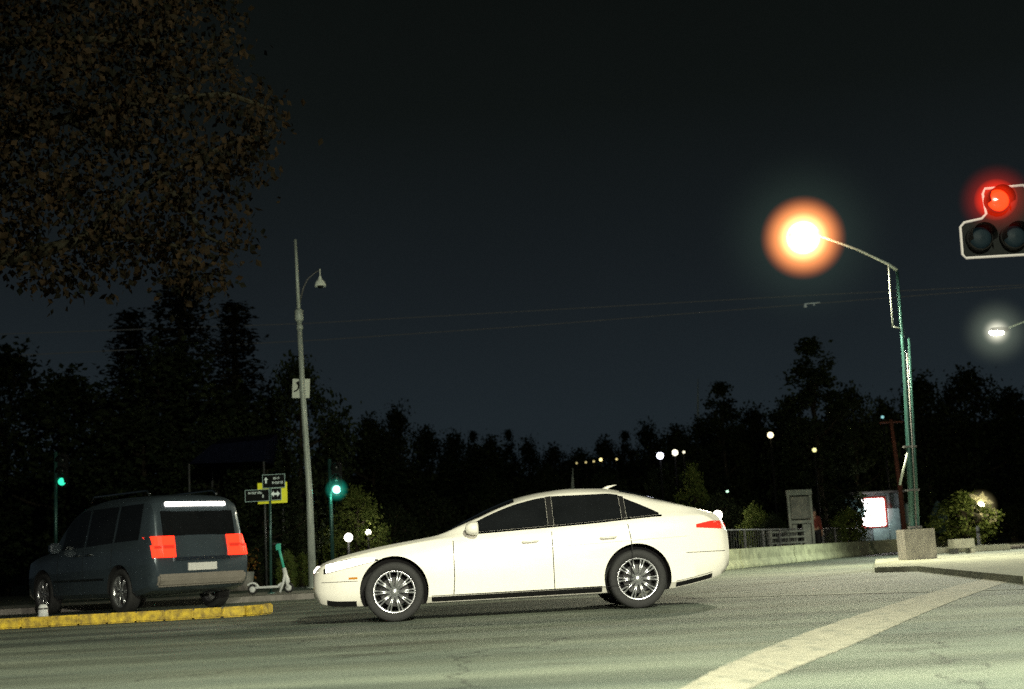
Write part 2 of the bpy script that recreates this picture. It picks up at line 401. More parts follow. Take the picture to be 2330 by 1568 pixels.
def plant(kind, px, topy, D, wpx, label, cat='tree', name=None, group=None):
    (cr, tr), H, Wd = PROTO[kind]
    b = foot(px, D, 0.12); h = zat(px, topy, D) - 0.12; w = wpx / F0 * D * {'round': 1.45, 'round2': 1.5, 'round3': 1.4, 'poplar': 1.25, 'conifer': 1.5, 'conifer2': 1.55}.get(kind, 1.1)
    o = empty(name or {'conifer': 'conifer_tree', 'conifer2': 'conifer_tree', 'poplar': 'poplar_tree', 'bush': 'bush', 'bushdark': 'bush'}.get(kind, 'leafy_tree'), b, label, cat, group, rz=random.uniform(0, 6))
    for nm, me in (('crown', cr), ('trunk', tr)):
        c = bpy.data.objects.new(nm, me); COL.objects.link(c); c.parent = o
        if nm == 'trunk' and cat == 'bush': c.name = 'stem'
    o.scale = (w / Wd, w / Wd, h / H)
    return o
T = [
 ('conifer', 420, 610, 56, 380, 'tallest dark layered conifer left of the hanging pole lamp'),
 ('conifer2', 545, 680, 62, 260, 'narrower dark conifer just left of the tall lamp pole'),
 ('conifer2', 300, 700, 66, 240, 'dark conifer overlapping the left side of the tallest conifer'),
 ('round', 150, 850, 52, 330, 'broad dark tree above the left green traffic signal'),
 ('round3', 10, 800, 58, 340, 'dark tree at the far left edge of the picture'),
 ('round2', 330, 930, 46, 260, 'dark tree behind the roof of the dark van'),
 ('round3', 500, 960, 44, 220, 'dark low-crowned tree between the van and the street name signs'),
 ('round', 690, 818, 47, 210, 'round dark tree behind the white sign on the pole'),
 ('round2', 615, 980, 42, 150, 'dark tree behind the yellow panel of street name signs'),
 ('round2', 775, 950, 66, 130, 'dark tree just right of the tall pole, above the green signal'),
 ('round', 850, 950, 78, 130, 'dark tree above the yellow-lit shrub'),
 ('round3', 915, 932, 86, 140, 'highest rounded tree in the row above the car bonnet'),
 ('round2', 985, 968, 92, 110, 'dark tree above the car windscreen, second from the highest rounded one'),
 ('round', 1045, 985, 90, 110, 'dark tree above the windscreen top, flat crowned'),
 ('poplar', 1090, 975, 105, 50, 'slim dark poplar above the front of the car roof'),
 ('round2', 1130, 990, 100, 100, 'dark tree right of the slim poplar above the roof front'),
 ('poplar', 1172, 972, 112, 48, 'slim pointed poplar above the dark side window'),
 ('round3', 1215, 1005, 100, 110, 'low dark tree above the middle of the car roof'),
 ('round', 1275, 1015, 98, 100, 'lowest dark tree, in the dip of the skyline'),
 ('round2', 1335, 1020, 96, 100, 'dark tree behind the thin aerial above the car roof'),
 ('round', 1390, 998, 100, 110, 'dark tree right of the skyline dip, over the roof'),
 ('poplar', 1440, 975, 100, 56, 'slim poplar above the rear of the car roof'),
 ('round3', 1490, 968, 110, 120, 'dark tree above the bluish-white distant lamp'),
 ('round2', 1560, 965, 102, 110, 'dark tree left of the pointed cypress shaped tree'),
 ('poplar', 1668, 862, 74, 110, 'pointed dark tree above the car tail light'),
 ('round', 1615, 950, 80, 110, 'dark tree at the left foot of the pointed tree'),
 ('round3', 1740, 930, 82, 150, 'broad dark tree between the pointed tree and the tallest right-hand tree'),
 ('poplar', 1882, 760, 62, 150, 'tallest tree on the right, narrow crown below the glowing lamp'),
 ('round2', 1820, 900, 66, 130, 'dark tree at the left side of the tallest right-hand tree'),
 ('round', 1965, 880, 72, 150, 'dark tree left of the concrete based lamp pole'),
 ('round2', 2040, 905, 78, 120, 'dark tree behind the concrete based lamp pole'),
 ('round3', 2130, 860, 84, 190, 'broad dark tree right of the concrete based lamp pole'),
 ('round', 2240, 840, 90, 190, 'dark tree above the spotlit bush on the right'),
 ('round3', 1105, 1020, 74, 230, 'wide low dark tree filling the row behind the windscreen top'),
 ('round3', 1330, 1045, 76, 230, 'wide low dark tree behind the amber lamps'),
 ('round3', 1560, 1000, 72, 210, 'wide low dark tree left of the pointed tree foot'),
 ('round3', 860, 985, 62, 220, 'wide dark tree directly behind the yellow-green lit tree'),
 ('round3', 400, 800, 50, 420, 'very wide dark tree in front of the conifers'),
 ('round2', 2335, 880, 92, 170, 'dark tree at the far right edge of the picture'),
]
for k, px, ty, D, w, lab in T: plant(k, px, ty, D, w, lab, group='trees of the park')
S = [
 ('lit', 815, 1110, 46, 150, 'yellow-green lit small tree right of the green traffic signal', 'tree'),
 ('bushdark', 900, 1150, 50, 130, 'dark bush behind the bonnet, right of the lit small tree', 'bush'),
 ('bush', 690, 1262, 40, 70, 'small lit green bush behind the scooter handlebar', 'bush'),
 ('bushdark', 590, 1240, 41, 120, 'dark bush left of the street sign post', 'bush'),
 ('bush', 655, 1255, 39, 46, 'smallest lit green shrub between scooter and tall pole', 'bush'),
 ('bushdark', 1000, 1130, 58, 150, 'dark bush above the car windscreen', 'bush'),
 ('bushdark', 1130, 1080, 66, 140, 'dark bush above the front of the car roof', 'bush'),
 ('bushdark', 1260, 1070, 68, 140, 'dark bush left of the thin aerial', 'bush'),
 ('bushdark', 1390, 1075, 64, 140, 'dark bush right of the thin aerial', 'bush'),
 ('bushdark', 1520, 1060, 62, 150, 'dark bush behind the sloping rear of the roof', 'bush'),
 ('lit', 1590, 1060, 56, 90, 'faintly lit green tree behind the car boot', 'tree'),
 ('bushdark', 1650, 1120, 54, 110, 'dark bush behind the car tail light', 'bush'),
 ('bush', 1725, 1150, 52, 80, 'tall pale-stemmed shrub just right of the car tail', 'bush'),
 ('bushdark', 1765, 1170, 51, 70, 'dark shrub left of the grey notice board', 'bush'),
 ('bush', 1940, 1160, 57, 90, 'olive shrub left of the bright white kiosk window', 'bush'),
 ('bush', 2042, 1138, 66, 50, 'bright green shrub right of the kiosk', 'bush'),
 ('bush', 2200, 1122, 68, 140, 'rounded bush beside the spotlight on the right', 'bush'),
 ('bushdark', 2100, 1165, 74, 90, 'dark bush behind the concrete block', 'bush'),
 ('bushdark', 2310, 1150, 78, 110, 'dark bush right of the broad-leaved spotlit plant', 'bush'),
]
for k, px, ty, D, w, lab, c in S: plant(k, px, ty, D, w, lab, c, group='shrubs in the park')

# near tree, upper left: trunk outside the frame, boughs reach in
NT = empty('plane_tree', (-7.0, 13.4, 0), 'large olive-brown leafy tree hanging in from the upper left', 'tree')
def loc(p): return Vector(p) - Vector((-7.0, 13.4, 0))
def nb(px, py, D): return loc(at(px, py, D))
segs = [([Vector((0, 0, -.2)), Vector((.1, 0, 1.5)), Vector((.05, .1, 3.0)), Vector((.2, 0, 4.6)), Vector((.5, 0, 6.6))], [.34, .27, .23, .17, .08])]
boughs = [
 [(-450, 640, 13.4), (-150, 615, 13.2), (80, 577, 13.0), (190, 543, 13.0), (235, 500, 13.0), (285, 452, 13.0), (360, 405, 13.0), (430, 372, 13.1)],
 [(190, 543, 13.0), (300, 540, 12.8), (400, 560, 12.8), (470, 610, 12.7)],
 [(-450, 400, 13.4), (-100, 330, 13.6), (150, 270, 13.4), (330, 230, 13.4), (520, 215, 13.2), (620, 250, 13.2)],
 [(-430, 150, 13.4), (-100, 100, 13.0), (200, 90, 13.0), (420, 95, 12.9)],
 [(430, 372, 13.1), (520, 330, 13.1), (610, 300, 13.0)],
 [(360, 405, 13.0), (420, 470, 12.9), (470, 540, 12.9), (520, 560, 12.8)],
 [(150, 270, 13.4), (260, 330, 13.4), (330, 330, 13.2)],
]
for i, b in enumerate(boughs):
    r0 = .085 if i in (0, 2, 3) else .035
    segs.append(([nb(*p) for p in b], [r0 * (1 - .85 * k / (len(b) - 1)) + .004 for k in range(len(b))]))
link('trunk', trunk_mesh('trunk', segs, mat('near_bark', (.012, .011, .007), .95, var=.35, vscale=9, spec=.03)), NT)
rnd = random.Random(5); cl = []
edge = [(60, 640), (120, 700), (200, 655), (260, 640), (330, 640), (400, 670), (455, 715), (500, 650), (545, 560), (560, 470), (610, 380), (660, 340), (665, 250), (610, 200), (560, 160), (555, 60), (540, -150)]
def inside(x, y):
    if y < 560: # right limit by height
        lim = interp([(-200, 560), (60, 535), (160, 535), (230, 610), (300, 635), (350, 620), (400, 590), (480, 565), (560, 545)], y)
        return x < lim
    return y < interp([(-600, 600), (60, 610), (130, 665), (200, 640), (280, 615), (340, 640), (410, 670), (455, 715), (490, 670), (530, 580), (560, 540)], x) and x < 550
for _ in range(2600):
    x = rnd.uniform(-520, 670); y = rnd.uniform(-160, 720)
    if not inside(x, y): continue
    # gaps
    g = math.sin(x * .021 + 1.3) * math.sin(y * .026 + .5) + .5 * math.sin(x * .047 + y * .031)
    if g < -.55 and x > 0: continue
    D = 13.2 + rnd.gauss(0, .7)
    cl.append((nb(x, y, D), rnd.uniform(.16, .36), rnd.randint(9, 17)))
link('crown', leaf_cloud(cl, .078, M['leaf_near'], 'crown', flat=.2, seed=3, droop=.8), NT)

# ------------------------------------------------------------------ cars
def section(S_, x):
    """half cross-section (y,z) list from bottom centre over side to top centre"""
    w = interp(S_['w'], x); zt = interp(S_['top'], x); zb = interp(S_['bot'], x); zs = min(interp(S_['belt'], x), zt - .02)
    wr = interp(S_['roofw'], x)
    g = max(0.0, min(1.0, (zt - zs - .02) / .25))
    wtop = wr * g + (w * .80) * (1 - g)
    pts = [(0, zb), (w * .55, zb), (w * .90, zb + .02), (w * .975, zb + .09), (w * .99, zb + (zs - zb) * .35), (w * 1.0, zb + (zs - zb) * .62), (w * .992, zb + (zs - zb) * .80), (w * .965, zs - .015)]
    pts.append((w * (.945 - .0 * g), zs + .012 * g))
    # greenhouse
    y0 = w * .93
    for t in (.25, .5, .75, .92):
        pts.append((y0 + (wtop - y0) * (t ** 1.25), zs + (zt - .05 * g - zs) * t))
    crown = .035 * g + .02
    pts.append((wtop * .93, zt - .045 * g - crown * .25)); pts.append((wtop * .8, zt - crown * .55)); pts.append((wtop * .5, zt - crown * .2)); pts.append((0, zt))
    return pts
def ysurf(S_, x, z):
    p = section(S_, x)[2:13]
    for (y0, z0), (y1, z1) in zip(p, p[1:]):
        if z0 <= z <= z1: return y0 + (y1 - y0) * (z - z0) / max(1e-6, z1 - z0)
    return p[-1][0] if z > p[-1][1] else p[0][0]
def ztop(S_, x, y):
    p = section(S_, x)[8:]
    y = abs(y)
    for (y0, z0), (y1, z1) in zip(p, p[1:]):
        if y1 <= y <= y0: return z1 + (z0 - z1) * (y - y1) / max(1e-6, y0 - y1)
    return p[0][1]
def side_patch(S_, name, x0, x1, lo, hi, m, parent, side, off=.004, nx=24, nz=8, thick=.0):
    mb = MB(); vs = []
    for i in range(nx + 1):
        x = x0 + (x1 - x0) * i / nx; a = lo(x) if callable(lo) else lo; b = hi(x) if callable(hi) else hi
        for j in range(nz + 1):
            z = a + (b - a) * j / nz; vs.append((x, side * (ysurf(S_, x, z) + off), z))
    fs = [(i * (nz + 1) + j, (i + 1) * (nz + 1) + j, (i + 1) * (nz + 1) + j + 1, i * (nz + 1) + j + 1) for i in range(nx) for j in range(nz)]
    mb.add(vs, fs, 0, True); return mb.build(name, m, parent)
def top_patch(S_, name, x0, x1, wf, m, parent, off=.005, nx=16, ny=20):
    mb = MB(); vs = []
    for i in range(nx + 1):
        x = x0 + (x1 - x0) * i / nx; w = wf(x)
        for j in range(ny + 1):
            y = -w + 2 * w * j / ny; vs.append((x, y, ztop(S_, x, y) + off))
    fs = [(i * (ny + 1) + j, (i + 1) * (ny + 1) + j, (i + 1) * (ny + 1) + j + 1, i * (ny + 1) + j + 1) for i in range(nx) for j in range(ny)]
    mb.add(vs, fs, 0, True); return mb.build(name, m, parent)
def end_patch(S_, name, xend, sgn, y0, y1, z0, z1, m, parent, depth=.03, bevel=.008):
    """a piece fixed on the nose (sgn -1) or the tail (sgn +1), spread over y0..y1, hugging the curve in plan"""
    mb = MB(); n = 12; vs = []
    def px(y, z):  # find x on the surface for this |y|,z
        xs = [xend - sgn * k * .012 for k in range(0, 70)]
        for x in xs:
            if zin(S_, x, z) and ysurf(S_, x, z) >= abs(y): return x
        return xs[-1]
    for i in range(n + 1):
        y = y0 + (y1 - y0) * i / n
        for z in (z0, (z0 + z1) / 2, z1):
            x = px(y, z); vs.append((x + sgn * depth, y, z))
        for z in (z1, (z0 + z1) / 2, z0):
            x = px(y, z); vs.append((x - sgn * .04, y, z))
    fs = []
    for i in range(n):
        for j in range(6): fs.append((i * 6 + j, (i + 1) * 6 + j, (i + 1) * 6 + (j + 1) % 6, i * 6 + (j + 1) % 6))
    fs += [tuple(range(6)), tuple(range(n * 6, n * 6 + 6))]
    mb.add(vs, fs, 0, False); return mb.build(name, m, parent, bevel=bevel)
def zin(S_, x, z):
    return interp(S_['bot'], x) - .01 <= z <= interp(S_['top'], x) + .01
def make_body(S_, m, parent):
    L_ = S_['L']; xs = []
    x = 0.0
    while x < L_: xs.append(x); x += .03 if (x < .3 or x > L_ - .3) else .055
    xs.append(L_)
    mb = MB(); rings = []
    for x in xs:
        p = section(S_, x); full = [(y, z) for y, z in p] + [(-y, z) for y, z in reversed(p[1:-1])]
        rings.append([(x, y, z) for y, z in full])
    n = len(rings[0]); vs = [v for r in rings for v in r]
    fs = [(i * n + k, (i + 1) * n + k, (i + 1) * n + (k + 1) % n, i * n + (k + 1) % n) for i in range(len(rings) - 1) for k in range(n)]
    fs += [tuple(range(n)), tuple((len(rings) - 1) * n + k for k in range(n))]
    mb.add(vs, fs, 0, True); o = mb.build('body', [m, M['liner']], parent)
    cut = MB()
    for wx in S_['wheels']:
        for s in (-1, 1):
            r = S_['wr'] + .055; yy = s * (S_['hw'] - .12)
            cut.tube([(wx, yy - s * .16, S_['wr'] + .012), (wx, yy + s * .4, S_['wr'] + .012)], r, 44, sm=False)
    c = cut.build('cutter', [M['paint'], M['liner']], parent); bpy.context.view_layer.update()
    for p in c.data.polygons: p.material_index = 1
    md = o.modifiers.new('b', 'BOOLEAN'); md.operation = 'DIFFERENCE'; md.object = c; md.solver = 'EXACT'
    dg = bpy.context.evaluated_depsgraph_get(); me = bpy.data.meshes.new_from_object(o.evaluated_get(dg))
    o.modifiers.clear(); o.data = me; bpy.data.objects.remove(c)
    try: me.set_sharp_from_angle(angle=R(38))
    except Exception: pass
    return o
def wheel(parent, x, y, r, w, side, rimr, nsp=10):
    t = MB(); s = side
    t.lathe([(rimr, -.5 * w), (r * .93, -.5 * w), (r * .985, -.42 * w), (r, -.25 * w), (r, .25 * w), (r * .985, .42 * w), (r * .93, .5 * w), (rimr, .5 * w), (rimr * .97, .4 * w), (rimr * .97, -.4 * w)], 48, 'y', closed=True)
    root = bpy.data.objects.new('wheel', None)
    COL.objects.link(root); root.parent = parent; root.location = (x, y, r)
    t.build('tyre', M['rubber'], root)
    q = MB()
    yo = s * w * .42
    q.lathe([(rimr * 1.0, yo), (rimr * .93, yo + s * .006), (rimr * .9, yo - s * .03), (rimr * .9, -s * w * .4), (rimr, -s * w * .42)], 48, 'y')
    for k in range(nsp):
        a = 2 * PI * k / nsp
        for da in (-.09, .09):
            p1 = Vector((math.cos(a) * .04, yo - s * .012, math.sin(a) * .04)); p2 = Vector((math.cos(a + da) * rimr * .93, yo - s * .008, math.sin(a + da) * rimr * .93))
            q.tube([p1, (p1 + p2) / 2 + Vector((0, s * .006, 0)), p2], [.016, .011, .010], 6)
    q.lathe([(.001, yo + s * .004), (.045, yo + s * .002), (.055, yo - s * .02)], 20, 'y')
    q.build('rim', M['alloy'], root)
    d = MB(); d.lathe([(.001, yo - s * .07), (rimr * .68, yo - s * .07), (rimr * .68, yo - s * .09)], 32, 'y'); d.build('brake_disc', M['greypole'], root)
    return root

# --- white car (nose towards -X of the picture)
CS = dict(L=4.84, hw=.90, wr=.335, wheels=(.93, 3.72),
 w=[(0, .60), (.06, .69), (.16, .765), (.35, .84), (.7, .885), (1.3, .905), (2.6, .91), (3.8, .905), (4.3, .88), (4.6, .83), (4.75, .775), (4.84, .69)],
 top=[(0, .60), (.05, .665), (.14, .71), (.4, .79), (.8, .865), (1.2, .92), (1.42, .955), (1.75, 1.10), (2.1, 1.255), (2.4, 1.355), (2.7, 1.41), (3.05, 1.437), (3.4, 1.425), (3.75, 1.365), (4.1, 1.265), (4.4, 1.165), (4.58, 1.105), (4.70, 1.085), (4.78, 1.03), (4.84, .90)],
 bot=[(0, .30), (.08, .22), (.3, .18), (.8, .17), (4.0, .18), (4.5, .25), (4.75, .33), (4.84, .42)],
 belt=[(0, .56), (.14, .67), (.5, .76), (1.1, .86), (1.5, .905), (2.2, .935), (3.2, .975), (4.0, 1.02), (4.5, 1.03), (4.84, .82)],
 roofw=[(0, .5), (1.4, .70), (1.8, .67), (2.4, .60), (3.2, .585), (3.9, .58), (4.4, .62), (4.84, .55)])
front = ground(897, 1402); rear = ground(1428, 1376)
yaw = math.atan2(rear.y - front.y, rear.x - front.x)
fw = at(897, 1330, 16.35)
CYAW = R(4)
org = Vector((ground(897, 1401).x + .13, 16.55, 0)) - Vector((math.cos(CYAW), math.sin(CYAW), 0)) * .93
car = empty('passenger_car', org, 'white fastback car with lit headlight crossing the junction', 'car', rz=CYAW)
def fit_car(car, S_, paint, nsp=10):
    make_body(S_, paint, car)
    for wx in S_['wheels']:
        for s in (-1, 1): wheel(car, wx, s * (S_['hw'] - .125), S_['wr'], .215, s, S_['wr'] * .72, nsp)
fit_car(car, CS, M['paint'])
topg = lambda x: min(interp(CS['top'], x) - .085, 1.335)
belt = lambda x: interp(CS['belt'], x) + .035
def glo(x): return belt(x)
def ghi(xa, xb):
    def f(x): return max(belt(x) + .004, topg(x))
    return f
for s in (-1, 1):
    side_patch(CS, 'side_window', 1.82, 2.72, glo, ghi(0, 0), M['glass'], car, s)
    side_patch(CS, 'side_window', 2.79, 3.58, glo, ghi(0, 0), M['glass'], car, s)
    side_patch(CS, 'side_window', 3.64, 4.02, glo, lambda x: max(belt(x) + .004, topg(x) - .03 - (x - 3.64) * .25), M['glass'], car, s)
    side_patch(CS, 'window_trim', 1.80, 4.05, lambda x: belt(x) - .022, lambda x: belt(x) - .002, M['chrome'], car, s, off=.006, nz=2)
    side_patch(CS, 'side_skirt', 1.35, 3.3, lambda x: interp(CS['bot'], x) + .03, lambda x: interp(CS['bot'], x) + .10, M['blackplastic'], car, s, off=.005, nz=2)
    for xa in (1.62, 2.755, 3.62):       # door shut lines
        mb = MB(); zz = [.27 + k * .045 for k in range(15)]
        top = belt(xa) - .03; vs = []
        pts = [Vector((xa + (.05 * math.sin((z - .27) * 4) if xa > 3.5 else 0) - (.10 * max(0, (.45 - z)) if xa < 2 else 0), s * (ysurf(CS, xa, z) + .0015), z)) for z in [.27 + (top - .27) * k / 14 for k in range(15)]]
        for i, p in enumerate(pts): vs += [p + Vector((-.005, 0, 0)), p + Vector((.005, 0, 0))]
        mb.add(vs, [(2 * i, 2 * i + 1, 2 * i + 3, 2 * i + 2) for i in range(14)]); mb.build('door_gap', M['liner'], car)
    side_patch(CS, 'door_gap', 1.62, 3.62, .262, .270, M['liner'], car, s, off=.002, nz=1)
    for xa in (2.5, 3.4):
        y = ysurf(CS, xa, .82); mb = MB(); mb.tube([(xa - .09, s * (y + .005), .815), (xa - .07, s * (y + .035), .82), (xa + .07, s * (y + .035), .825), (xa + .09, s * (y + .005), .825)], [.012, .014, .014, .012], 8)
        mb.build('door_handle', M['paint'], car)
    # character crease
    side_patch(CS, 'body_crease', 1.2, 4.35, lambda x: .70 + (x - 1.2) * .03, lambda x: .712 + (x - 1.2) * .03, M['chrome'] if False else M['paint'], car, s, off=.008, nz=1)
    # mirror
    mb = MB(); y = ysurf(CS, 1.9, .97)
    mb.lathe([(.001, -.10), (.05, -.085), (.075, -.03), (.078, .03), (.06, .05), (.001, .055)], 16, 'x', (1.86, s * (y + .13), 1.0)); mb.tube([(1.9, s * (y - .02), .955), (1.88, s * (y + .08), .98)], [.03, .02], 8)
    mb.build('side_mirror', M['paint'], car)
    side_patch(CS, 'pillar_trim', 2.722, 2.788, lambda x: belt(x), lambda x: topg(x) + .004, M['blackplastic'], car, s, off=.003, nx=2)
    side_patch(CS, 'pillar_trim', 3.582, 3.638, lambda x: belt(x), lambda x: topg(x) - .01, M['blackplastic'], car, s, off=.003, nx=2)
    side_patch(CS, 'headlight_surround', .13, .76, lambda x: .570 + (x - .13) * .20, lambda x: .684 + (x - .13) * .155 - max(0, x - .5) * .28, M['blackplastic'], car, s, off=.003, nz=2)
    side_patch(CS, 'side_marker', .42, .52, .50, .522, mat('amber_lens', (.5, .2, .02), .2), car, s, off=.005, nz=1, nx=2)
    side_patch(CS, 'bumper_gap', 4.30, 4.78, lambda x: .60, lambda x: .607, M['liner'], car, s, off=.002, nz=1)
    side_patch(CS, 'bumper_gap', .10, .52, lambda x: .475, lambda x: .481, M['liner'], car, s, off=.002, nz=1)
    side_patch(CS, 'lower_bumper', 4.16, 4.60, lambda x: interp(CS['bot'], x) + .03, lambda x: interp(CS['bot'], x) + .10, M['blackplastic'], car, s, off=.004, nz=2)
    side_patch(CS, 'lower_bumper', .16, .50, lambda x: interp(CS['bot'], x) + .02, lambda x: interp(CS['bot'], x) + .08, M['blackplastic'], car, s, off=.004, nz=2)
    if s > 0:
        mb = MB(); fy = ysurf(CS, 4.1, .80); mb.box((4.1, fy + .0005, .80), (.16, .004, .14)); mb.build('fuel_flap', M['paint'], car, bevel=.002)
    hl = end_patch(CS, 'headlight', 0, -1, s * .40, s * .80, .585, .665, M['headlight'], car, depth=.006)
    side_patch(CS, 'headlight', .16, .72, lambda x: .585 + (x - .16) * .20, lambda x: .675 + (x - .16) * .17 - max(0, x - .5) * .22, M['headlight'], car, s, off=.006, nz=3)
    end_patch(CS, 'fog_light', 0, -1, s * .42, s * .58, .34, .40, M['whitelamp'] if False else M['chrome'], car, depth=.004)
    end_patch(CS, 'taillight', CS['L'], 1, s * .38, s * .74, .845, .945, M['taillight'], car, depth=.004)
    side_patch(CS, 'taillight', 4.44, 4.76, lambda x: .86 + (4.74 - x) * .08, lambda x: .955 - max(0, 4.62 - x) * .18, M['taillight'], car, s, off=.005, nz=3)
end_patch(CS, 'grille', 0, -1, -.36, .36, .44, .57, M['blackplastic'], car, depth=.004)
end_patch(CS, 'lower_grille', 0, -1, -.5, .5, .30, .37, M['blackplastic'], car, depth=.003)
end_patch(CS, 'number_plate', 0, -1, -.19, .19, .385, .43, M['plate'], car, depth=.014, bevel=.003)
end_patch(CS, 'number_plate', CS['L'], 1, -.19, .19, .62, .72, M['plate'], car, depth=.012, bevel=.003)
end_patch(CS, 'bumper_trim', CS['L'], 1, -.55, .55, .44, .50, M['blackplastic'], car, depth=.004)
top_patch(CS, 'windscreen', 1.47, 2.36, lambda x: interp(CS['roofw'], x) * .93, M['glass'], car)
top_patch(CS, 'rear_window', 3.62, 4.42, lambda x: interp(CS['roofw'], x) * .86, M['glass'], car)
mb = MB(); mb.tube([(3.5, 0, 1.40), (3.56, 0, 1.44), (3.66, 0, 1.46)], [.035, .018, .004], 8); mb.build('roof_aerial', M['paint'], car)

# --- dark van / people carrier at left, rear three-quarter to us, heading left
VS = dict(L=4.75, hw=.95, wr=.36, wheels=(.95, 3.75),
 w=[(0, .68), (.08, .78), (.3, .88), (.8, .94), (2.5, .95), (4.2, .945), (4.55, .92), (4.70, .885), (4.75, .84)],
 top=[(0, .75), (.1, .88), (.4, 1.0), (.95, 1.10), (1.15, 1.16), (1.55, 1.52), (1.85, 1.74), (2.2, 1.86), (3.0, 1.92), (4.0, 1.90), (4.35, 1.87), (4.52, 1.79), (4.60, 1.60), (4.68, 1.25), (4.75, .95)],
 bot=[(0, .36), (.2, .26), (.8, .24), (4.0, .25), (4.6, .33), (4.75, .42)],
 belt=[(0, .72), (.3, .92), (1.2, 1.04), (2.5, 1.08), (4.3, 1.12), (4.6, 1.10), (4.75, .9)],
 roofw=[(0, .6), (1.2, .80), (2.0, .72), (3.5, .72), (4.6, .76), (4.75, .7)])
VYAW = R(-46)
# rear right corner of the van sits near px 520, D~26
van_rear = foot(462, 24.9)
vorg = van_rear - Vector((math.cos(VYAW), math.sin(VYAW), 0)) * VS['L'] * 1.12
van = empty('people_carrier', vorg, 'dark blue-grey people carrier with red tail lights, behind the median', 'van', rz=VYAW)
van.scale = (1.12, 1.12, 1.12)
fit_car(van, VS, M['van_paint'], 7)
vb = lambda x: interp(VS['belt'], x) + .04
vh = lambda x: max(vb(x) + .01, min(interp(VS['top'], x) - .12, 1.74))
for s in (-1, 1):
    for xa, xb in ((1.62, 2.45), (2.52, 3.45), (3.52, 4.3)): side_patch(VS, 'side_window', xa, xb, vb, vh, M['glass'], van, s)
    mb = MB(); mb.tube([(2.2, s * .62, 1.88), (2.3, s * .62, 1.97), (4.1, s * .62, 1.96), (4.2, s * .62, 1.89)], .018, 8); mb.build('roof_rail', M['chrome'], van)
    mb = MB(); y = ysurf(VS, 1.6, 1.1)
    mb.box((1.62, s * (y + .14), 1.14), (.12, .2, .17)); mb.build('side_mirror', M['van_paint'], van, bevel=.03)
    side_patch(VS, 'side_moulding', 1.4, 3.25, .55, .585, M['chrome'], van, s, off=.006, nz=1)
    for xa in (1.55, 2.49, 3.49):
        side_patch(VS, 'door_gap', xa, xa + .01, .36, lambda x: vb(x) - .03, M['liner'], van, s, off=.002, nx=1, nz=14)
    for xa in (2.3, 2.72): 
        y = ysurf(VS, xa, .98); mb = MB(); mb.tube([(xa - .09, s * (y + .0), .98), (xa - .07, s * (y + .035), .985), (xa + .07, s * (y + .035), .985), (xa + .09, s * y, .985)], .014, 8); mb.build('door_handle', M['chrome'], van)
    end_patch(VS, 'taillight', VS['L'], 1, s * .48, s * .87, .86, 1.20, M['tail_bright'], van, depth=.03, bevel=.012)
    end_patch(VS, 'indicator', VS['L'], 1, s * .50, s * .84, 1.0, 1.055, M['taillight'], van, depth=.036)
    end_patch(VS, 'reflector', VS['L'], 1, s * .5, s * .72, .50, .545, M['tail_bright'], van, depth=.014)
    end_patch(VS, 'headlight', 0, -1, s * .45, s * .8, .68, .80, M['chrome'], van, depth=.006)
end_patch(VS, 'grille', 0, -1, -.4, .4, .5, .68, M['blackplastic'], van, depth=.004)
end_patch(VS, 'rear_window', VS['L'], 1, -.66, .66, 1.20, 1.60, M['glass'], van, depth=.008)
end_patch(VS, 'brake_light', VS['L'], 1, -.55, .55, 1.68, 1.745, M['whitelamp'], van, depth=.03)
end_patch(VS, 'tailgate_trim', VS['L'], 1, -.52, .52, .80, .86, M['chrome'], van, depth=.02)
end_patch(VS, 'number_plate', VS['L'], 1, -.26, .26, .64, .76, M['plate'], van, depth=.022, bevel=.003)
end_patch(VS, 'bumper', VS['L'], 1, -.80, .80, .40, .60, mat('bumper_beige_grey', (.22, .20, .17), .5, var=.1), van, depth=.05, bevel=.03)
top_patch(VS, 'windscreen', 1.2, 1.95, lambda x: interp(VS['roofw'], x) * .93, M['glass'], van)

# ------------------------------------------------------------------ poles, lamps, signals
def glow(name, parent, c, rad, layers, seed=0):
    """a lamp halo put in as a self-glowing ball, brighter towards the lamp"""
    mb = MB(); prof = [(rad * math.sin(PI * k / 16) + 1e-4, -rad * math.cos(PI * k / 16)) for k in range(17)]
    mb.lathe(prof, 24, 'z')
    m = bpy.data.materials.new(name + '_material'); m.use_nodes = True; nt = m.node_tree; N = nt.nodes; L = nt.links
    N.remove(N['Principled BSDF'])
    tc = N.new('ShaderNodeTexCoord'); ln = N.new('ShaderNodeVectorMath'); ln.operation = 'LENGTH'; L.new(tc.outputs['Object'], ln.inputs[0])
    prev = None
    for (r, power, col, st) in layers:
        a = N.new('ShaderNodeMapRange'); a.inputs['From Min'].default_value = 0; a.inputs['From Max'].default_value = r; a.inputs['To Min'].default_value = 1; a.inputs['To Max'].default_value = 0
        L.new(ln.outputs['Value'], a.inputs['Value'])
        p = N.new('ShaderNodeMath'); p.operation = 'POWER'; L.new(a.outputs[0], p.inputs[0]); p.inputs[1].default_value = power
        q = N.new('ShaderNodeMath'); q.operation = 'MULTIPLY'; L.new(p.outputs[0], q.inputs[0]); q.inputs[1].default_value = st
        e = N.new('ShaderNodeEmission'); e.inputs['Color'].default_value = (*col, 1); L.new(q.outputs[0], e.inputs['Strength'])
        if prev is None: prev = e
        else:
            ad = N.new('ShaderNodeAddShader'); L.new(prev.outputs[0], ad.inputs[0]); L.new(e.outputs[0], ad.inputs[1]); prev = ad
    L.new(prev.outputs[0], N['Material Output'].inputs['Volume'])  # volume only emits: the halo is its own glow
    o = mb.build(name, m, parent, loc=c); return o
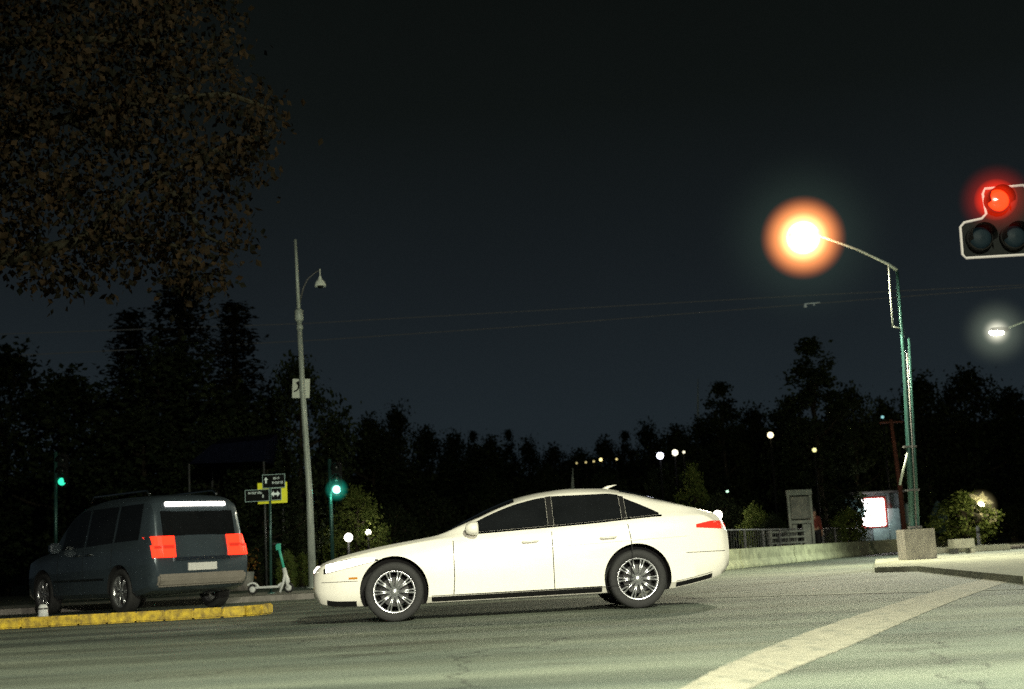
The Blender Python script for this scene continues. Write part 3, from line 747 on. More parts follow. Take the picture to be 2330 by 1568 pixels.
def plight(name, p, power, col, size=.1, spot=None, aim=None, blend=.6):
    d = bpy.data.lights.new(name, 'SPOT' if spot else 'POINT'); d.energy = power; d.color = col; d.shadow_soft_size = size
    o = bpy.data.objects.new(name, d); COL.objects.link(o); o.location = p
    if spot:
        d.spot_size = R(spot); d.spot_blend = blend
        o.rotation_euler = (Vector(aim) - Vector(p)).to_track_quat('-Z', 'Y').to_euler()
    return o

# tall galvanised pole with the hanging lamp
D1 = 36.0; b = foot(712, D1, .126)
pole = empty('lamp_pole', b, 'tall pale pole with unlit bell lamp on a curved arm, behind the car nose', 'lamp pole')
def lp(px, py, D=D1): return at(px, py, D) - b
mb = MB(); mb.tube([(0, 0, 0), lp(704, 1120), lp(688, 880), lp(681, 730)], [.105, .085, .072, .066], 16); mb.lathe([(.16, 0), (.16, .03), (.11, .04)], 20, 'z'); mb.build('pole', M['galv'], pole)
mb = MB(); q = lp(681, 730); q2 = lp(672, 545); mb.tube([q, q2], [.055, .035], 12); mb.build('top_section', M['galv'], pole)
mb = MB(); q = lp(680, 716); mb.tube([q - Vector((0, 0, .2)), q - Vector((0, 0, .15)), q + Vector((0, 0, .1)), q + Vector((0, 0, .16))], [.07, .115, .115, .06], 14)
q = lp(682, 745); mb.tube([q - Vector((0, 0, .06)), q + Vector((0, 0, .06))], [.085, .085], 14); mb.build('collar', M['galv'], pole)
mb = MB(); mb.tube([lp(682, 690), lp(690, 655), lp(700, 635), lp(715, 622), lp(727, 614)], [.022, .022, .02, .018, .016], 8); mb.build('arm', M['greypole'], pole)
q = lp(729, 652); mb = MB(); mb.lathe([(.014, .48), (.014, .30), (.04, .26), (.05, .2), (.11, .14), (.145, .06), (.15, 0), (.14, 0), (.1, .1), (.001, .12)], 24, 'z', q); 
mb.build('lamp_shade', M['platewhite'], pole)
mb = MB(); mb.lathe([(.001, -.05), (.06, -.04), (.09, 0), (.09, .02)], 16, 'z', q); mb.build('bulb_glass', M['glass'], pole)
# white plate behind the pole with a bent arrow
sg = empty('road_sign', at(685, 884, D1 + .16), 'white square sign with dark curved arrow on the tall pole', 'sign')
sc_ = D1 / F0
mb = MB(); mb.box((0, 0, 0), (40 * sc_, .012, 44 * sc_)); pl = mb.build('sign_plate', M['platewhite'], sg, bevel=.004)
mb = MB(); pts = []
for k in range(9):
    t = k / 8; pts.append((-.155 + .17 * math.sin(t * 1.5), -.012, -.06 + 0.0 + .19 * t))
a = [(-.19, -.012, -.085), (-.11, -.012, -.05), (-.07, -.012, .0), (-.065, -.012, .06), (-.08, -.012, .12), (-.1, -.012, .15)]
mb.tube(a, [.018, .02, .022, .024, .028, .034], 8); mb.tube([(-.065, -.012, .20), (-.1, -.012, .13)], [.004, .05], 4); mb.build('arrow', M['signblack'], sg)
sg.rotation_euler = (0, R(3), 0)

# street name signs
D2 = 31.0; b = foot(617, D2, .126)
sp = empty('street_name_sign', b, 'post of black street name plates over a yellow panel, beside the scooter', 'sign')
def l2(px, py, dy=0.0): q = at(px, py, D2) - b; q.y = dy; return q
mb = MB(); mb.tube([(0, 0, 0), l2(614, 1080)], [.028, .028], 10); mb.lathe([(.09, 0), (.09, .02), (.03, .03)], 14, 'z'); mb.build('post', M['teal_lit_pole'], sp)
def panel(px0, py0, px1, py1, dy, m, name, th=.01, par=sp):
    a = l2(px0, py1); c = l2(px1, py0); mb = MB(); mb.box(((a.x + c.x) / 2, dy, (a.z + c.z) / 2), (abs(c.x - a.x), th, abs(c.z - a.z))); return mb.build(name, m, par)
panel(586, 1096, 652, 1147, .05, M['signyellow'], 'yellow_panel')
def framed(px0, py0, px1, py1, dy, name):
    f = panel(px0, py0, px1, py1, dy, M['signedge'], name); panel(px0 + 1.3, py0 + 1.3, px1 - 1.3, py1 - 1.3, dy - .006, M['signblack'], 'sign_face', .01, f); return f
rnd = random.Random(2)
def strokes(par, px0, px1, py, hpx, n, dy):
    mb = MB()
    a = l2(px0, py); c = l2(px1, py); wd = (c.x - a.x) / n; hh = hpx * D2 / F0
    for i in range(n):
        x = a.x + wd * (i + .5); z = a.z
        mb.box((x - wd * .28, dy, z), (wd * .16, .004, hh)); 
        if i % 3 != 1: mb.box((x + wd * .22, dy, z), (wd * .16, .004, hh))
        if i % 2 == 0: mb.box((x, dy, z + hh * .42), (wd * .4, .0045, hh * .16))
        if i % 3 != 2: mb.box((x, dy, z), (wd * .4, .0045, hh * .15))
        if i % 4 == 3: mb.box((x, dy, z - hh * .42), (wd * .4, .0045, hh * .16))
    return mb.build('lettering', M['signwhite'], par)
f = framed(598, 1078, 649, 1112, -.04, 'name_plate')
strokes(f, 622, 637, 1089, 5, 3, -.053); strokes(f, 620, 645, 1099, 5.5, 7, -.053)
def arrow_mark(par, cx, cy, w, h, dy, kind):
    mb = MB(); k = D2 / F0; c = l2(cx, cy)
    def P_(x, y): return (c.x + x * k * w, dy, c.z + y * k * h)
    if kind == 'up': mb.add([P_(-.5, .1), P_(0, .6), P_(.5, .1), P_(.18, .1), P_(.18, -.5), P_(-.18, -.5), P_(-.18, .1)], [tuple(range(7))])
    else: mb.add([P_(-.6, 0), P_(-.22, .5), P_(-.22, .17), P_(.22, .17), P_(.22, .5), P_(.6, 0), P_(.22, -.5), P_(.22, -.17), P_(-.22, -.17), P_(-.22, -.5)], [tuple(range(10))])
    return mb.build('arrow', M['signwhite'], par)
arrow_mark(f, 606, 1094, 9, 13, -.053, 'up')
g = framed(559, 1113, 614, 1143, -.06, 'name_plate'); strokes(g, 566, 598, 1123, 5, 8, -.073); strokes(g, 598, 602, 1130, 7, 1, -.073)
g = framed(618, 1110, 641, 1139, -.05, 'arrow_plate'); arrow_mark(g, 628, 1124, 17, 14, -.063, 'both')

# traffic signal heads
def signal(name, b, label, lens, D, lit, col, estr, post=True, pole_mat='teal_lit_pole', rz=0, top_extra=.25, group=None, rad=.10, side_lens=False):
    root = empty(name, b, label, 'traffic light', group); o0 = Vector(b)
    c = Vector(lens) - o0
    k = rad / .1
    step = .29 * k
    zs = {'green': (0, step, 2 * step), 'red': (0, -step, -2 * step)}[lit]
    mid = c + Vector((0, .06, (zs[0] + zs[2]) / 2)); xpole = .0
    if post:
        mb = MB(); px_ = c.x - .17 * k
        mb.tube([(px_, .02, 0), (px_, .02, c.z + 2 * step + .25)], [.055, .05], 14); mb.lathe([(.12, 0), (.12, .03), (.06, .05)], 16, 'z', (px_, .02, 0))
        mb.build('post', M[pole_mat], root)
        mb = MB(); mb.tube([(px_, .02, mid.z), (c.x, .06, mid.z)], .03, 8); mb.build('bracket', M['greypole'], root)
    mb = MB(); mb.box(mid + Vector((0, .05, 0)), (.27 * k, .2 * k, step * 3)); mb.build('housing', M['blackplastic'], root, bevel=.03)
    for i, dz in enumerate(zs):
        on = i == 0
        cc = c + Vector((0, -.02, dz))
        mm = mat('lens_' + ('lit' if on else 'dark'), tuple(x * .3 + .01 for x in col) if on else (.015, .02, .018), .2, emit=col if on else None, estr=estr if on else 0)
        mb = MB(); mb.lathe([(.001, -.035), (rad * .6, -.025), (rad, 0), (rad, .03)], 24, 'y', cc); mb.build('lens', mm, root)
        mb = MB(); n = 14; vs = []; fs = []
        for j in range(n + 1):
            t = PI * (-.12 + 1.24 * j / n)
            for yy in (0, -.17 * k): vs.append((cc.x + math.cos(t) * rad * 1.12, cc.y + yy, cc.z + math.sin(t) * rad * 1.12))
        for j in range(n): fs.append((2 * j, 2 * j + 1, 2 * j + 3, 2 * j + 2))
        mb.add(vs, fs, 0, True); vo = mb.build('visor', M['blackplastic'], root)
    return root, c
GREEN = (.05, 1.0, .62)
DG = 38.0; b = foot(757, DG, .126)
sgn, c = signal('traffic_signal', b, 'traffic signal showing green beside the tall pole and lit small tree', at(766, 1114, DG), DG, 'green', (.25, 1, .75), 7, rad=.105)
glow('painted_halo', sgn, c, .34, [(.34, 1.0, (.02, .75, .5), 1.6), (.2, 1.5, (.4, 1, .8), 5)])
b = foot(128, 40, .126)
sgn2, c = signal('traffic_signal', b, 'traffic signal showing green at the far left above the van', at(141, 1096, 40), 40, 'green', (.04, .9, .5), 1.4, rad=.11)
plight('signal_light', at(766, 1114, DG) + Vector((0, -.3, 0)), 16, (.2, 1, .7), .08)

# cluster of poles on the concrete block with the glowing lamp
D3 = 32.5; b = foot(2099, D3, .10)
lampp = empty('street_lamp', b, 'street lamp glowing orange, on green-lit poles set in a concrete block', 'street lamp')
def l3(px, py, D=D3): return at(px, py, D) - b
tb = l3(2099, 1203).z
mb = MB(); mb.box((0, .36, tb / 2), (.72, .72, tb)); mb.build('concrete_base', M['concrete'], lampp, bevel=.012)
def base3(dx, dy): return Vector((dx, .36 + dy, tb - .02))
def up3(px, py, dy): q = l3(px, py); q.y = .36 + dy; return q
mb = MB(); mb.tube([base3(-.06, 0), up3(2077, 1010, 0), up3(2066, 805, 0), up3(2050, 608, 0)], [.075, .062, .048, .036], 16); mb.build('pole', M['teal_lit_pole'], lampp)
mb = MB(); mb.tube([base3(.07, -.02), up3(2089, 1010, -.02), up3(2076, 765, -.02)], [.045, .042, .036], 12); mb.build('side_pole', M['teal_lit_pole'], lampp)
mb = MB(); mb.tube([base3(.0, -.13), up3(2083, 1010, -.11), up3(2070, 800, -.11)], [.016, .016, .016], 8); mb.build('conduit', M['greypole'], lampp)
mb = MB(); mb.tube([up3(2030, 594, -.02), up3(2034, 660, -.02), up3(2040, 738, -.02)], .018, 8); mb.tube([up3(2040, 738, -.02), up3(2060, 742, 0)], .014, 6); mb.build('stand_off_bar', M['galv'], lampp)
mb = MB(); mb.tube([up3(2050, 608, 0), up3(2030, 594, 0), up3(1960, 561, 0), up3(1870, 528, 0)], [.045, .035, .03, .028], 10); mb.build('arm', M['galv'], lampp)
mb = MB(); mb.tube([up3(2078, 1012, -.02), up3(2056, 1102, -.02)], [.03, .028], 8); mb.build('strut', M['galv'], lampp)
mb = MB()
for zz in (.1, 1.4, 3.0): 
    q = base3(0, 0) + (up3(2079, 1010, 0) - base3(0, 0)) * (zz / 3.0 if zz < 3 else .98)
    mb.box(q, (.30, .2, .05))
mb.build('clamp', M['greypole'], lampp, bevel=.008)
lc = up3(1837, 531, 0)
mb = MB(); mb.lathe([(.001, -.42), (.07, -.38), (.13, -.2), (.15, .05), (.11, .28), (.05, .36), (.001, .37)], 18, 'x', lc + Vector((.02, 0, .05))); hd = mb.build('lamp_head', M['greypole'], lampp)
lampon = mat('sodium_lamp_on', (1, .9, .7), .3, emit=(1, .82, .55), estr=90)
mb = MB(); mb.lathe([(.001, -.24), (.08, -.19), (.13, 0), (.08, .19), (.001, .24)], 18, 'x', lc + Vector((-.03, 0, -.05))); mb.build('lamp_lens', lampon, lampp)
glow('painted_halo', lampp, lc + Vector((-.03, 0, -.02)), 2.6, [(1.06, .85, (1.0, .20, .05), 1.15), (1.0, 1.5, (1.0, .42, .12), 3.2), (.66, 1.2, (1.0, .60, .25), 7.0), (.42, .6, (1.0, .9, .6), 22.0), (2.6, 2.2, (.12, .20, .15), .12)])
lamp_w = at(1837, 531, D3 + .36)
plight('street_lamp_light', lamp_w + Vector((0, 0, -.25)), 9000, (1.0, .95, .68), .2, spot=150, aim=(lamp_w.x, lamp_w.y - 3, 0), blend=.8)

# lamp at the right edge with long arm from beyond the frame
D4 = 45; b = foot(2420, D4, .1)
lamp2 = empty('street_lamp', b, 'white glowing street lamp at the right edge, under the red signal', 'street lamp')
def l4(px, py): q = at(px, py, D4) - b; q.y = 0; return q
mb = MB(); mb.tube([(0, 0, -.2), l4(2375, 720)], [.09, .05], 12); mb.build('pole', M['galv'], lamp2)
mb = MB(); mb.tube([l4(2375, 720), l4(2340, 728), l4(2290, 748)], [.04, .035, .03], 10); mb.build('arm', M['galv'], lamp2)
q = l4(2268, 755); mb = MB(); mb.lathe([(.001, -.30), (.08, -.22), (.11, 0), (.08, .3), (.03, .36), (.001, .37)], 16, 'x', q + Vector((.05, 0, .06))); mb.build('lamp_head', M['greypole'], lamp2)
mb = MB(); mb.lathe([(.001, -.26), (.07, -.2), (.10, 0), (.06, .2), (.001, .24)], 16, 'x', q + Vector((0, 0, -.02))); mb.build('lamp_lens', mat('white_lamp_head', (1, 1, .9), .3, emit=(1, .96, .82), estr=60), lamp2)
glow('painted_halo', lamp2, q, 1.3, [(1.3, 2.0, (.5, .6, .45), .35), (.55, 2.5, (1, .95, .75), 5)])
w4 = at(2268, 755, D4)
plight('edge_lamp_light', w4 + Vector((0, 0, -.3)), 6000, (.95, 1.0, .82), .2, spot=150, aim=(w4.x - 2, w4.y - 4, 0), blend=.8)

# red signal near the right edge, white bordered backing plate
D5 = 14.0
rb = Vector((6.5, D5, 0))
red = empty('overhead_traffic_signal', rb, 'overhead signal glowing red with white-edged stepped backing plate', 'traffic light')
def l5(px, py, dy=0): q = at(px, py, D5) - rb; q.y = dy; return q
mb = MB(); mb.tube([(0, .15, 0), (0, .15, 5.3)], [.09, .07], 16); mb.lathe([(.2, 0), (.2, .03), (.1, .05)], 16, 'z', (0, .15, 0)); mb.build('mast', M['greypole'], red)
z5 = l5(2262, 480).z
mb = MB(); mb.tube([(0, .15, z5), l5(2270, 480, .15)], [.05, .04], 10); mb.build('mast_arm', M['greypole'], red)
out = [(2243, 428), (2330, 420), (2345, 433), (2351, 566), (2340, 578), (2200, 586), (2192, 578), (2187, 515), (2196, 505), (2236, 496), (2246, 485), (2238, 440)]
mb = MB(); pts = [l5(x, y, .04) for x, y in out]; mb.add(pts + [p + Vector((0, .012, 0)) for p in pts], [tuple(range(12)), tuple(reversed(range(12, 24)))] + [(i, (i + 1) % 12, (i + 1) % 12 + 12, i + 12) for i in range(12)])
mb.build('backing_plate', M['signblack'], red)
mb = MB(); mb.tube([l5(x, y, .03) for x, y in out + out[:2]], .015, 8); mb.build('white_border', mat('white_border', (.30, .28, .26), .7, emit=(.6, .54, .5), estr=.22), red)  # light caught by the border is put in as a glow
redm = mat('lens_red', (.5, .01, .01), .2, emit=(1, .03, .005), estr=3.0)
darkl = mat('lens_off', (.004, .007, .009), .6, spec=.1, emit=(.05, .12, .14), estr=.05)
for px, py, mm in ((2268, 458, redm), (2228, 543, darkl), (2305, 540, darkl)):
    c = l5(px, py, -.04)
    mb = MB(); mb.lathe([(.12, .09), (.135, .08), (.135, -.0), (.12, -.01)], 24, 'y', c); h = mb.build('housing', M['blackplastic'], red)
    mb = MB(); mb.lathe([(.001, -.035), (.07, -.025), (.115, 0), (.115, .03)], 28, 'y', c); mb.build('lens', mm, red)
    vs = []; fs = []; n = 14
    for j in range(n + 1):
        t = PI * (-.1 + 1.2 * j / n)
        for yy in (0, -.16): vs.append((c.x + math.cos(t) * .13, c.y + yy, c.z + math.sin(t) * .13))
    for j in range(n): fs.append((2 * j, 2 * j + 1, 2 * j + 3, 2 * j + 2))
    mb = MB(); mb.add(vs, fs, 0, True); mb.build('visor', M['blackplastic'], red)
glow('painted_halo', red, l5(2262, 457, -.05), .40, [(.22, .35, (1, .02, .0), 3.0), (.40, 1.6, (.9, .03, .01), 1.6)])
mb = MB(); mb.lathe([(.001, .22), (.28, .22), (.34, .16), (.36, -.1)], 20, 'z', (0, .15, 0)); mb.build('footing', M['concrete'], red)

# leaning wooden pole
q0 = foot(2062, 58, .12); q1 = at(2027, 955, 58)
wp = empty('wooden_pole', q0, 'thin leaning reddish wooden pole left of the concrete block', 'pole')
mb = MB(); mb.tube([(0, 0, 0), (q1 - q0) * .5 + Vector((.05, 0, 0)), q1 - q0], [.12, .1, .07], 10); mb.build('shaft', M['wood'], wp)
mb = MB(); mb.tube([(q1 - q0) * .98 + Vector((-.5, 0, 0)), (q1 - q0) * .98 + Vector((.5, 0, 0))], .04, 6); mb.build('cross_bar', M['wood'], wp)
# masts on the skyline
for px, y0, y1, D, lab in ((1588, 1000, 862, 90, 'thin tall aerial mast beside the pointed tree'), (1303, 1120, 1066, 60, 'thin aerial just above the car roof')):
    q0 = foot(px, D, .12); q1 = at(px, y1, D); o = empty('aerial_mast', q0, lab, 'mast')
    d = q1 - q0; mb = MB(); mb.tube([(0, 0, 0), d], [.05, .025], 6); mb.build('shaft', M['galv'], o)
    mb = MB(); mb.tube([(.35, 0, 0), d * .97], [.015, .012], 5); mb.tube([(-.35, 0, 0), d * .97], [.015, .012], 5); mb.build('stay', M['galv'], o)
# overhead wires
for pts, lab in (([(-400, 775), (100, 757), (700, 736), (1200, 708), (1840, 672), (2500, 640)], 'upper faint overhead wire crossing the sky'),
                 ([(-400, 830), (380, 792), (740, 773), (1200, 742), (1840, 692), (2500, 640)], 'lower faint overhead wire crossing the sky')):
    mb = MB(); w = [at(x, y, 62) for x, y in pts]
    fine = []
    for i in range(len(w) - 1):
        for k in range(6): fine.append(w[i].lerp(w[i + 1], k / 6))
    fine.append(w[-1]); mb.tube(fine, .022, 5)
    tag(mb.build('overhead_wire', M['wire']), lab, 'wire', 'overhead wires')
q = at(1847, 691, 62); mb = MB(); mb.tube([q + Vector((-.34, 0, 0)), q + Vector((.38, 0, .03))], .03, 8); mb.tube([q + Vector((-.3, 0, 0)), q + Vector((-.3, 0, -.16))], .06, 8); mb.tube([q + Vector((.1, 0, 0)), q + Vector((.1, 0, -.1))], .035, 8)
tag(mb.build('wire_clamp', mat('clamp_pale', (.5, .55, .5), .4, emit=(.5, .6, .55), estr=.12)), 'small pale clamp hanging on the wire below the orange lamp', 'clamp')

# globe lamps and distant lights
def globe(px, py, D, r, col, e, label, light=0, base=None, haze=True):
    p = at(px, py, D); zb = .12
    if base is not None: zb = base
    o = empty('park_lamp' if D < 150 else 'distant_lamp', (p.x, p.y, zb), label, 'lamp', 'small lamps in the park and on the hill')
    h = p.z - zb
    mb = MB(); mb.tube([(0, 0, 0), (0, 0, h - r)], [.05, .035], 8); mb.build('post', M['blackplastic'], o)
    mb = MB(); mb.lathe([(r * math.sin(PI * k / 10) + 1e-4, -r * math.cos(PI * k / 10)) for k in range(11)], 16, 'z', (0, 0, h)); mb.build('globe', mat('globe_on', (1, 1, 1), .4, emit=col, estr=e), o)
    if light: plight('park_lamp_light', p + Vector((0, -r - .15, 0)), light, col, r)
    return o
globe(793, 1223, 43, .13, (1, .93, .8), 7, 'larger white globe lamp under the lit small tree', 45)
globe(838, 1211, 46, .09, (1, .93, .75), 6, 'small white globe lamp at the right foot of the lit tree', 12)
globe(630, 1220, 50, .07, (.8, .9, .5), 2.5, 'small yellow-green lamp right of the street sign post')
globe(1633, 1172, 52, .17, (1, .92, .75), 12, 'bright white lamp above the car tail light', 40)
globe(1655, 1118, 60, .06, (.6, 1, .7), 2.0, 'tiny greenish lamp above the bright tail-side lamp')
globe(1502, 1037, 60, .15, (.80, .82, 1), 5, 'bluish-white distant lamp, left of a pair')
globe(1536, 1030, 60, .13, (1, .93, .7), 3, 'warm white distant lamp, right of the bluish one')
globe(1556, 1029, 60, .06, (1, .9, .65), 1.5, 'tiny warm distant lamp right of the warm white one')
globe(1753, 990, 60, .13, (1, .85, .5), 3.5, 'warm oval lamp high between two right-hand trees')
globe(1853, 1024, 58, .09, (.95, .9, .35), 1.6, 'small yellow lamp in front of the tallest right-hand tree')
globe(2008, 949, 62, .07, (.25, .75, .8), .7, 'tiny teal lamp high left of the lamp pole')
globe(868, 1027, 64, .07, (.1, .55, .75), .6, 'tiny blue lamp above the lit small tree')
for px, py, e in ((1312, 1054, .5), (1333, 1052, .6), (1351, 1050, .7), (1367, 1046, 2.2), (1403, 1045, 1.0)):
    globe(px, py, 66, .052 if e < 2 else .08, (1, .8, .3), e, {1312: 'leftmost of the tiny amber lamps over the car roof', 1333: 'second tiny amber lamp from left over the car roof', 1351: 'third tiny amber lamp from left over the roof', 1367: 'brightest of the amber lamps over the car roof', 1403: 'rightmost of the tiny amber lamps over the car roof'}[px])

# ------------------------------------------------------------------ barrier, fence, park furniture
ang = math.atan2(BDIR.y, BDIR.x)
seglen = 6.2; n0 = barp(33.2)
def barrier_seg(i, label):
    c = n0 + BDIR * (seglen * (i + .5)); o = empty('barrier_block', (c.x, c.y, 0), label, 'barrier', 'low concrete barrier blocks along the road', rz=ang)
    mb = MB(); hl = seglen / 2 - .03; pr = [(-.2, 0), (-.19, .08), (-.11, .24), (-.09, .55), (.09, .55), (.11, .24), (.19, .08), (.2, 0)]
    vs = []; skew = .0
    for x in (-hl, hl):
        for y, z in pr: vs.append((x + z * .35, y, z))
    fs = [(k, (k + 1) % 8, (k + 1) % 8 + 8, k + 8) for k in range(8)] + [tuple(range(8)), tuple(reversed(range(8, 16)))]
    mb.add(vs, fs); mb.build('block_body', M['barrier'], o, bevel=.015)
    for x in (-1.6, 1.6):
        mb = MB(); mb.tube([(x, 0, .54), (x, 0, .60), (x + .12, 0, .60), (x + .12, 0, .54)], .012, 6)
        mb.build('lifting_eye', M['greypole'], o)
    return o
ords = ['nearest low concrete barrier block, behind the car tail', 'second low barrier block, just right of the car tail', 'third low barrier block, below the notice board', 'fourth low barrier block, below the kiosk', 'fifth low barrier block, left of the concrete lamp base', 'sixth low barrier block, hidden partly by the concrete lamp base', 'seventh low barrier block, right of the concrete lamp base', 'eighth low barrier block, towards the spotlit bush', 'ninth and farthest low barrier block at the right edge']
for i, l in enumerate(ords): barrier_seg(i, l)
# fence behind barrier
def fence(D0, D1_, off, h, label):
    a = barp(D0) + Vector((-off, 0)); c = barp(D1_) + Vector((-off, 0)); d = c - a; L_ = d.length
    o = empty('railing', (a.x, a.y, .12), label, 'railing', rz=math.atan2(d.y, d.x))
    mb = MB(); mb.tube([(0, 0, h), (L_, 0, h)], .025, 6); mb.tube([(0, 0, .15), (L_, 0, .15)], .02, 6); mb.build('rail', M['greypole'], o)
    n = int(L_ / 2.2)
    for i in range(n + 1):
        mb = MB(); mb.box((i * L_ / n, 0, h / 2), (.06, .06, h)); mb.build('post', M['greypole'], o)
    mb = MB()
    for i in range(int(L_ / .28)): mb.tube([(i * .28 + .1, 0, .15), (i * .28 + .1, 0, h)], .008, 4, False)
    mb.build('bars', M['greypole'], o); return o
fence(38, 60, 1.3, 1.0, 'dark bar railing behind the concrete barrier')
# notice board
D6 = 50; b = foot(1830, D6, .12)
nbd = empty('notice_board', b, 'grey two-legged notice board standing behind the barrier', 'notice board')
gm = mat('weathered_board', (.16, .18, .16), .8, col2=(.32, .33, .28), vscale=3, bump=.2)
h6 = zat(1828, 1114, D6) - .12
mb = MB()
for x in (-.40, .40): mb.box((x, 0, h6 / 2), (.09, .09, h6))
mb.build('frame', gm, nbd, bevel=.01)
mb = MB(); mb.box((0, -.01, h6 - .1), (.92, .14, .2)); mb.build('header', gm, nbd, bevel=.01)
mb = MB(); mb.box((0.02, .0, h6 - .65), (.70, .05, .8)); mb.build('upper_panel', mat('poster_panel', (.09, .10, .09), .7, col2=(.26, .25, .21), vscale=2.2), nbd)
mb = MB(); mb.box((0, .0, h6 - 1.16), (.86, .1, .12)); mb.build('shelf', gm, nbd)
mb = MB(); mb.box((.18, .0, h6 - 1.72), (.3, .04, .95)); mb.box((-.25, 0, h6 - 1.72), (.16, .04, .95)); mb.build('lower_panel', gm, nbd)
q = foot(1795, 49.5, .12); mb = MB(); bx = empty('stacked_crates', q, 'low pile of grey slatted crates left of the notice board', 'crates')
mb = MB()
for k in range(5): mb.box((0, 0, .12 + k * .2), (1.3, .5, .06))
for x in (-.6, 0, .6): mb.box((x, .0, .5), (.06, .46, .98))
mb.build('slats', gm, bx)
# kiosk with bright window
D7 = 62; b = foot(1995, D7, .12)
kio = empty('kiosk', b, 'small kiosk with a glaring white window and pale awning', 'kiosk', rz=R(0))
km = mat('kiosk_panel', (.10, .13, .14), .7, var=.25, vscale=2); sc7 = D7 / F0
mb = MB(); mb.box((.25, .9, 1.25), (2.2, 1.6, 2.5)); mb.build('walls', km, kio, bevel=.02)
mb = MB(); mb.box((.25, .8, 2.56), (2.6, 2.2, .1)); mb.build('roof', M['greypole'], kio, bevel=.02)
q = at(1988, 1166, D7) - b; mb = MB(); mb.box((q.x, .06, q.z), (1.0, .05, 1.2)); w_ = mb.build('lit_window', mat('window_on', (1, 1, 1), .4, emit=(1, .97, .95), estr=7), kio, bevel=.06)
mb = MB(); mb.box((q.x, .02, q.z), (.03, .03, 1.2)); mb.build('mullion', M['greypole'], w_)
mb = MB()
for sx in (-.54, .54): mb.box((q.x + sx, .04, q.z), (.06, .1, 1.3))
for sz in (-.64, .64): mb.box((q.x, .04, q.z + sz), (1.14, .1, .06))
mb.build('frame', mat('red_halo_frame', (.35, .04, .03), .6, emit=(1, .06, .03), estr=.06), w_)  # reddish halo of the window put into a glowing frame
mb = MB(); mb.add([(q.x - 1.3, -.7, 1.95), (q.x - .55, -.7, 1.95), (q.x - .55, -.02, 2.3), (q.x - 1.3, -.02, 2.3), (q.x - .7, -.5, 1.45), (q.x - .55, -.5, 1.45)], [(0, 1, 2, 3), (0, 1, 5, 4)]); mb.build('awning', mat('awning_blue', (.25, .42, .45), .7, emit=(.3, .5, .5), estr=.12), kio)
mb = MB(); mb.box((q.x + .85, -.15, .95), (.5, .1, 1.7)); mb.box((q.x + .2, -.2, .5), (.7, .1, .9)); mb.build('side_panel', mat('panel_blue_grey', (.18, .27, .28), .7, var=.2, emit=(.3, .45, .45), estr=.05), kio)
glow('painted_halo', kio, Vector((q.x, -.3, q.z)), .85, [(.80, .5, (1, .08, .04), .22)])
plight('kiosk_light', at(1988, 1166, D7 - .7), 80, (1, .95, .9), .3)
# white standing boards / folded parasols
def parasol(px, topy, D, wpx, label, m):
    b = foot(px, D, .12); h = zat(px, topy, D) - .12; r = wpx * D / F0 / 2
    o = empty('folded_parasol', b, label, 'parasol', 'folded parasols near the terrace')
    mb = MB(); vs = []; n = 24; prof = [(.03, h), (.10, h * .96), (r * .8, h * .72), (r, h * .5), (r * .75, h * .3), (r * .55, h * .27)]
    for (rr, z) in prof:
        for k in range(n): a = 2 * PI * k / n; q = rr * (1 + .22 * (1 if k % 2 else -1)); vs.append((q * math.cos(a), q * math.sin(a), z))
    mb.add(vs, [(i * n + k, i * n + (k + 1) % n, (i + 1) * n + (k + 1) % n, (i + 1) * n + k) for i in range(len(prof) - 1) for k in range(n)], 0, True); mb.build('canopy', m, o)
    mb = MB(); mb.tube([(0, 0, 0), (0, 0, h * 1.02)], .025, 8); mb.lathe([(.25, 0), (.25, .06), (.04, .08)], 16, 'z'); mb.build('pole', M['greypole'], o); return o
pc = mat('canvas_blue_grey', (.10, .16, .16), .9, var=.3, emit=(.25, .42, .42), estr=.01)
parasol(2143, 1140, 70, 34, 'folded blue-grey parasol right of the concrete block', pc)
parasol(2071, 1146, 68, 20, 'slim folded parasol just left of the green-lit poles', pc)
# person by the board
def skin_mesh(verts, edges, radii, root=0, sub=1):
    me = bpy.data.meshes.new('sk'); me.from_pydata(verts, edges, []); o = bpy.data.objects.new('sk', me); COL.objects.link(o)
    md = o.modifiers.new('s', 'SKIN'); 
    for i, r in enumerate(radii):
        sv = me.skin_vertices[0].data[i]; sv.radius = (r, r) if not isinstance(r, tuple) else r; sv.use_root = (i == root)
    md.use_smooth_shade = True
    s2 = o.modifiers.new('u', 'SUBSURF'); s2.levels = sub; s2.render_levels = sub
    dg = bpy.context.evaluated_depsgraph_get(); m2 = bpy.data.meshes.new_from_object(o.evaluated_get(dg)); bpy.data.objects.remove(o); return m2
D8 = 51; b = foot(1860, D8, .12)
per = empty('person', b, 'person in dark clothes and reddish top standing beside the notice board', 'person', rz=R(20))
skinm = mat('skin', (.42, .24, .16), .6)
V = [(0, 0, .95), (0, 0, 1.15), (0, 0, 1.38), (0, -.01, 1.47), (0, -.02, 1.56), (0, -.02, 1.66),
     (.19, 0, 1.37), (.25, .03, 1.10), (.25, -.06, .87), (-.19, 0, 1.37), (-.25, .02, 1.10), (-.22, -.12, .88),
     (.10, 0, .90), (.11, -.01, .50), (.12, .03, .08), (.13, -.14, .03), (-.10, 0, .90), (-.12, -.03, .50), (-.13, .05, .08), (-.14, -.12, .03)]
E = [(0, 1), (1, 2), (2, 3), (3, 4), (4, 5), (2, 6), (6, 7), (7, 8), (2, 9), (9, 10), (10, 11), (0, 12), (12, 13), (13, 14), (14, 15), (0, 16), (16, 17), (17, 18), (18, 19)]
Rr = [(.15, .11), (.14, .10), (.15, .10), .055, .08, .07, .06, .045, .03, .06, .045, .03, .085, .06, .04, .035, .085, .06, .04, .035]
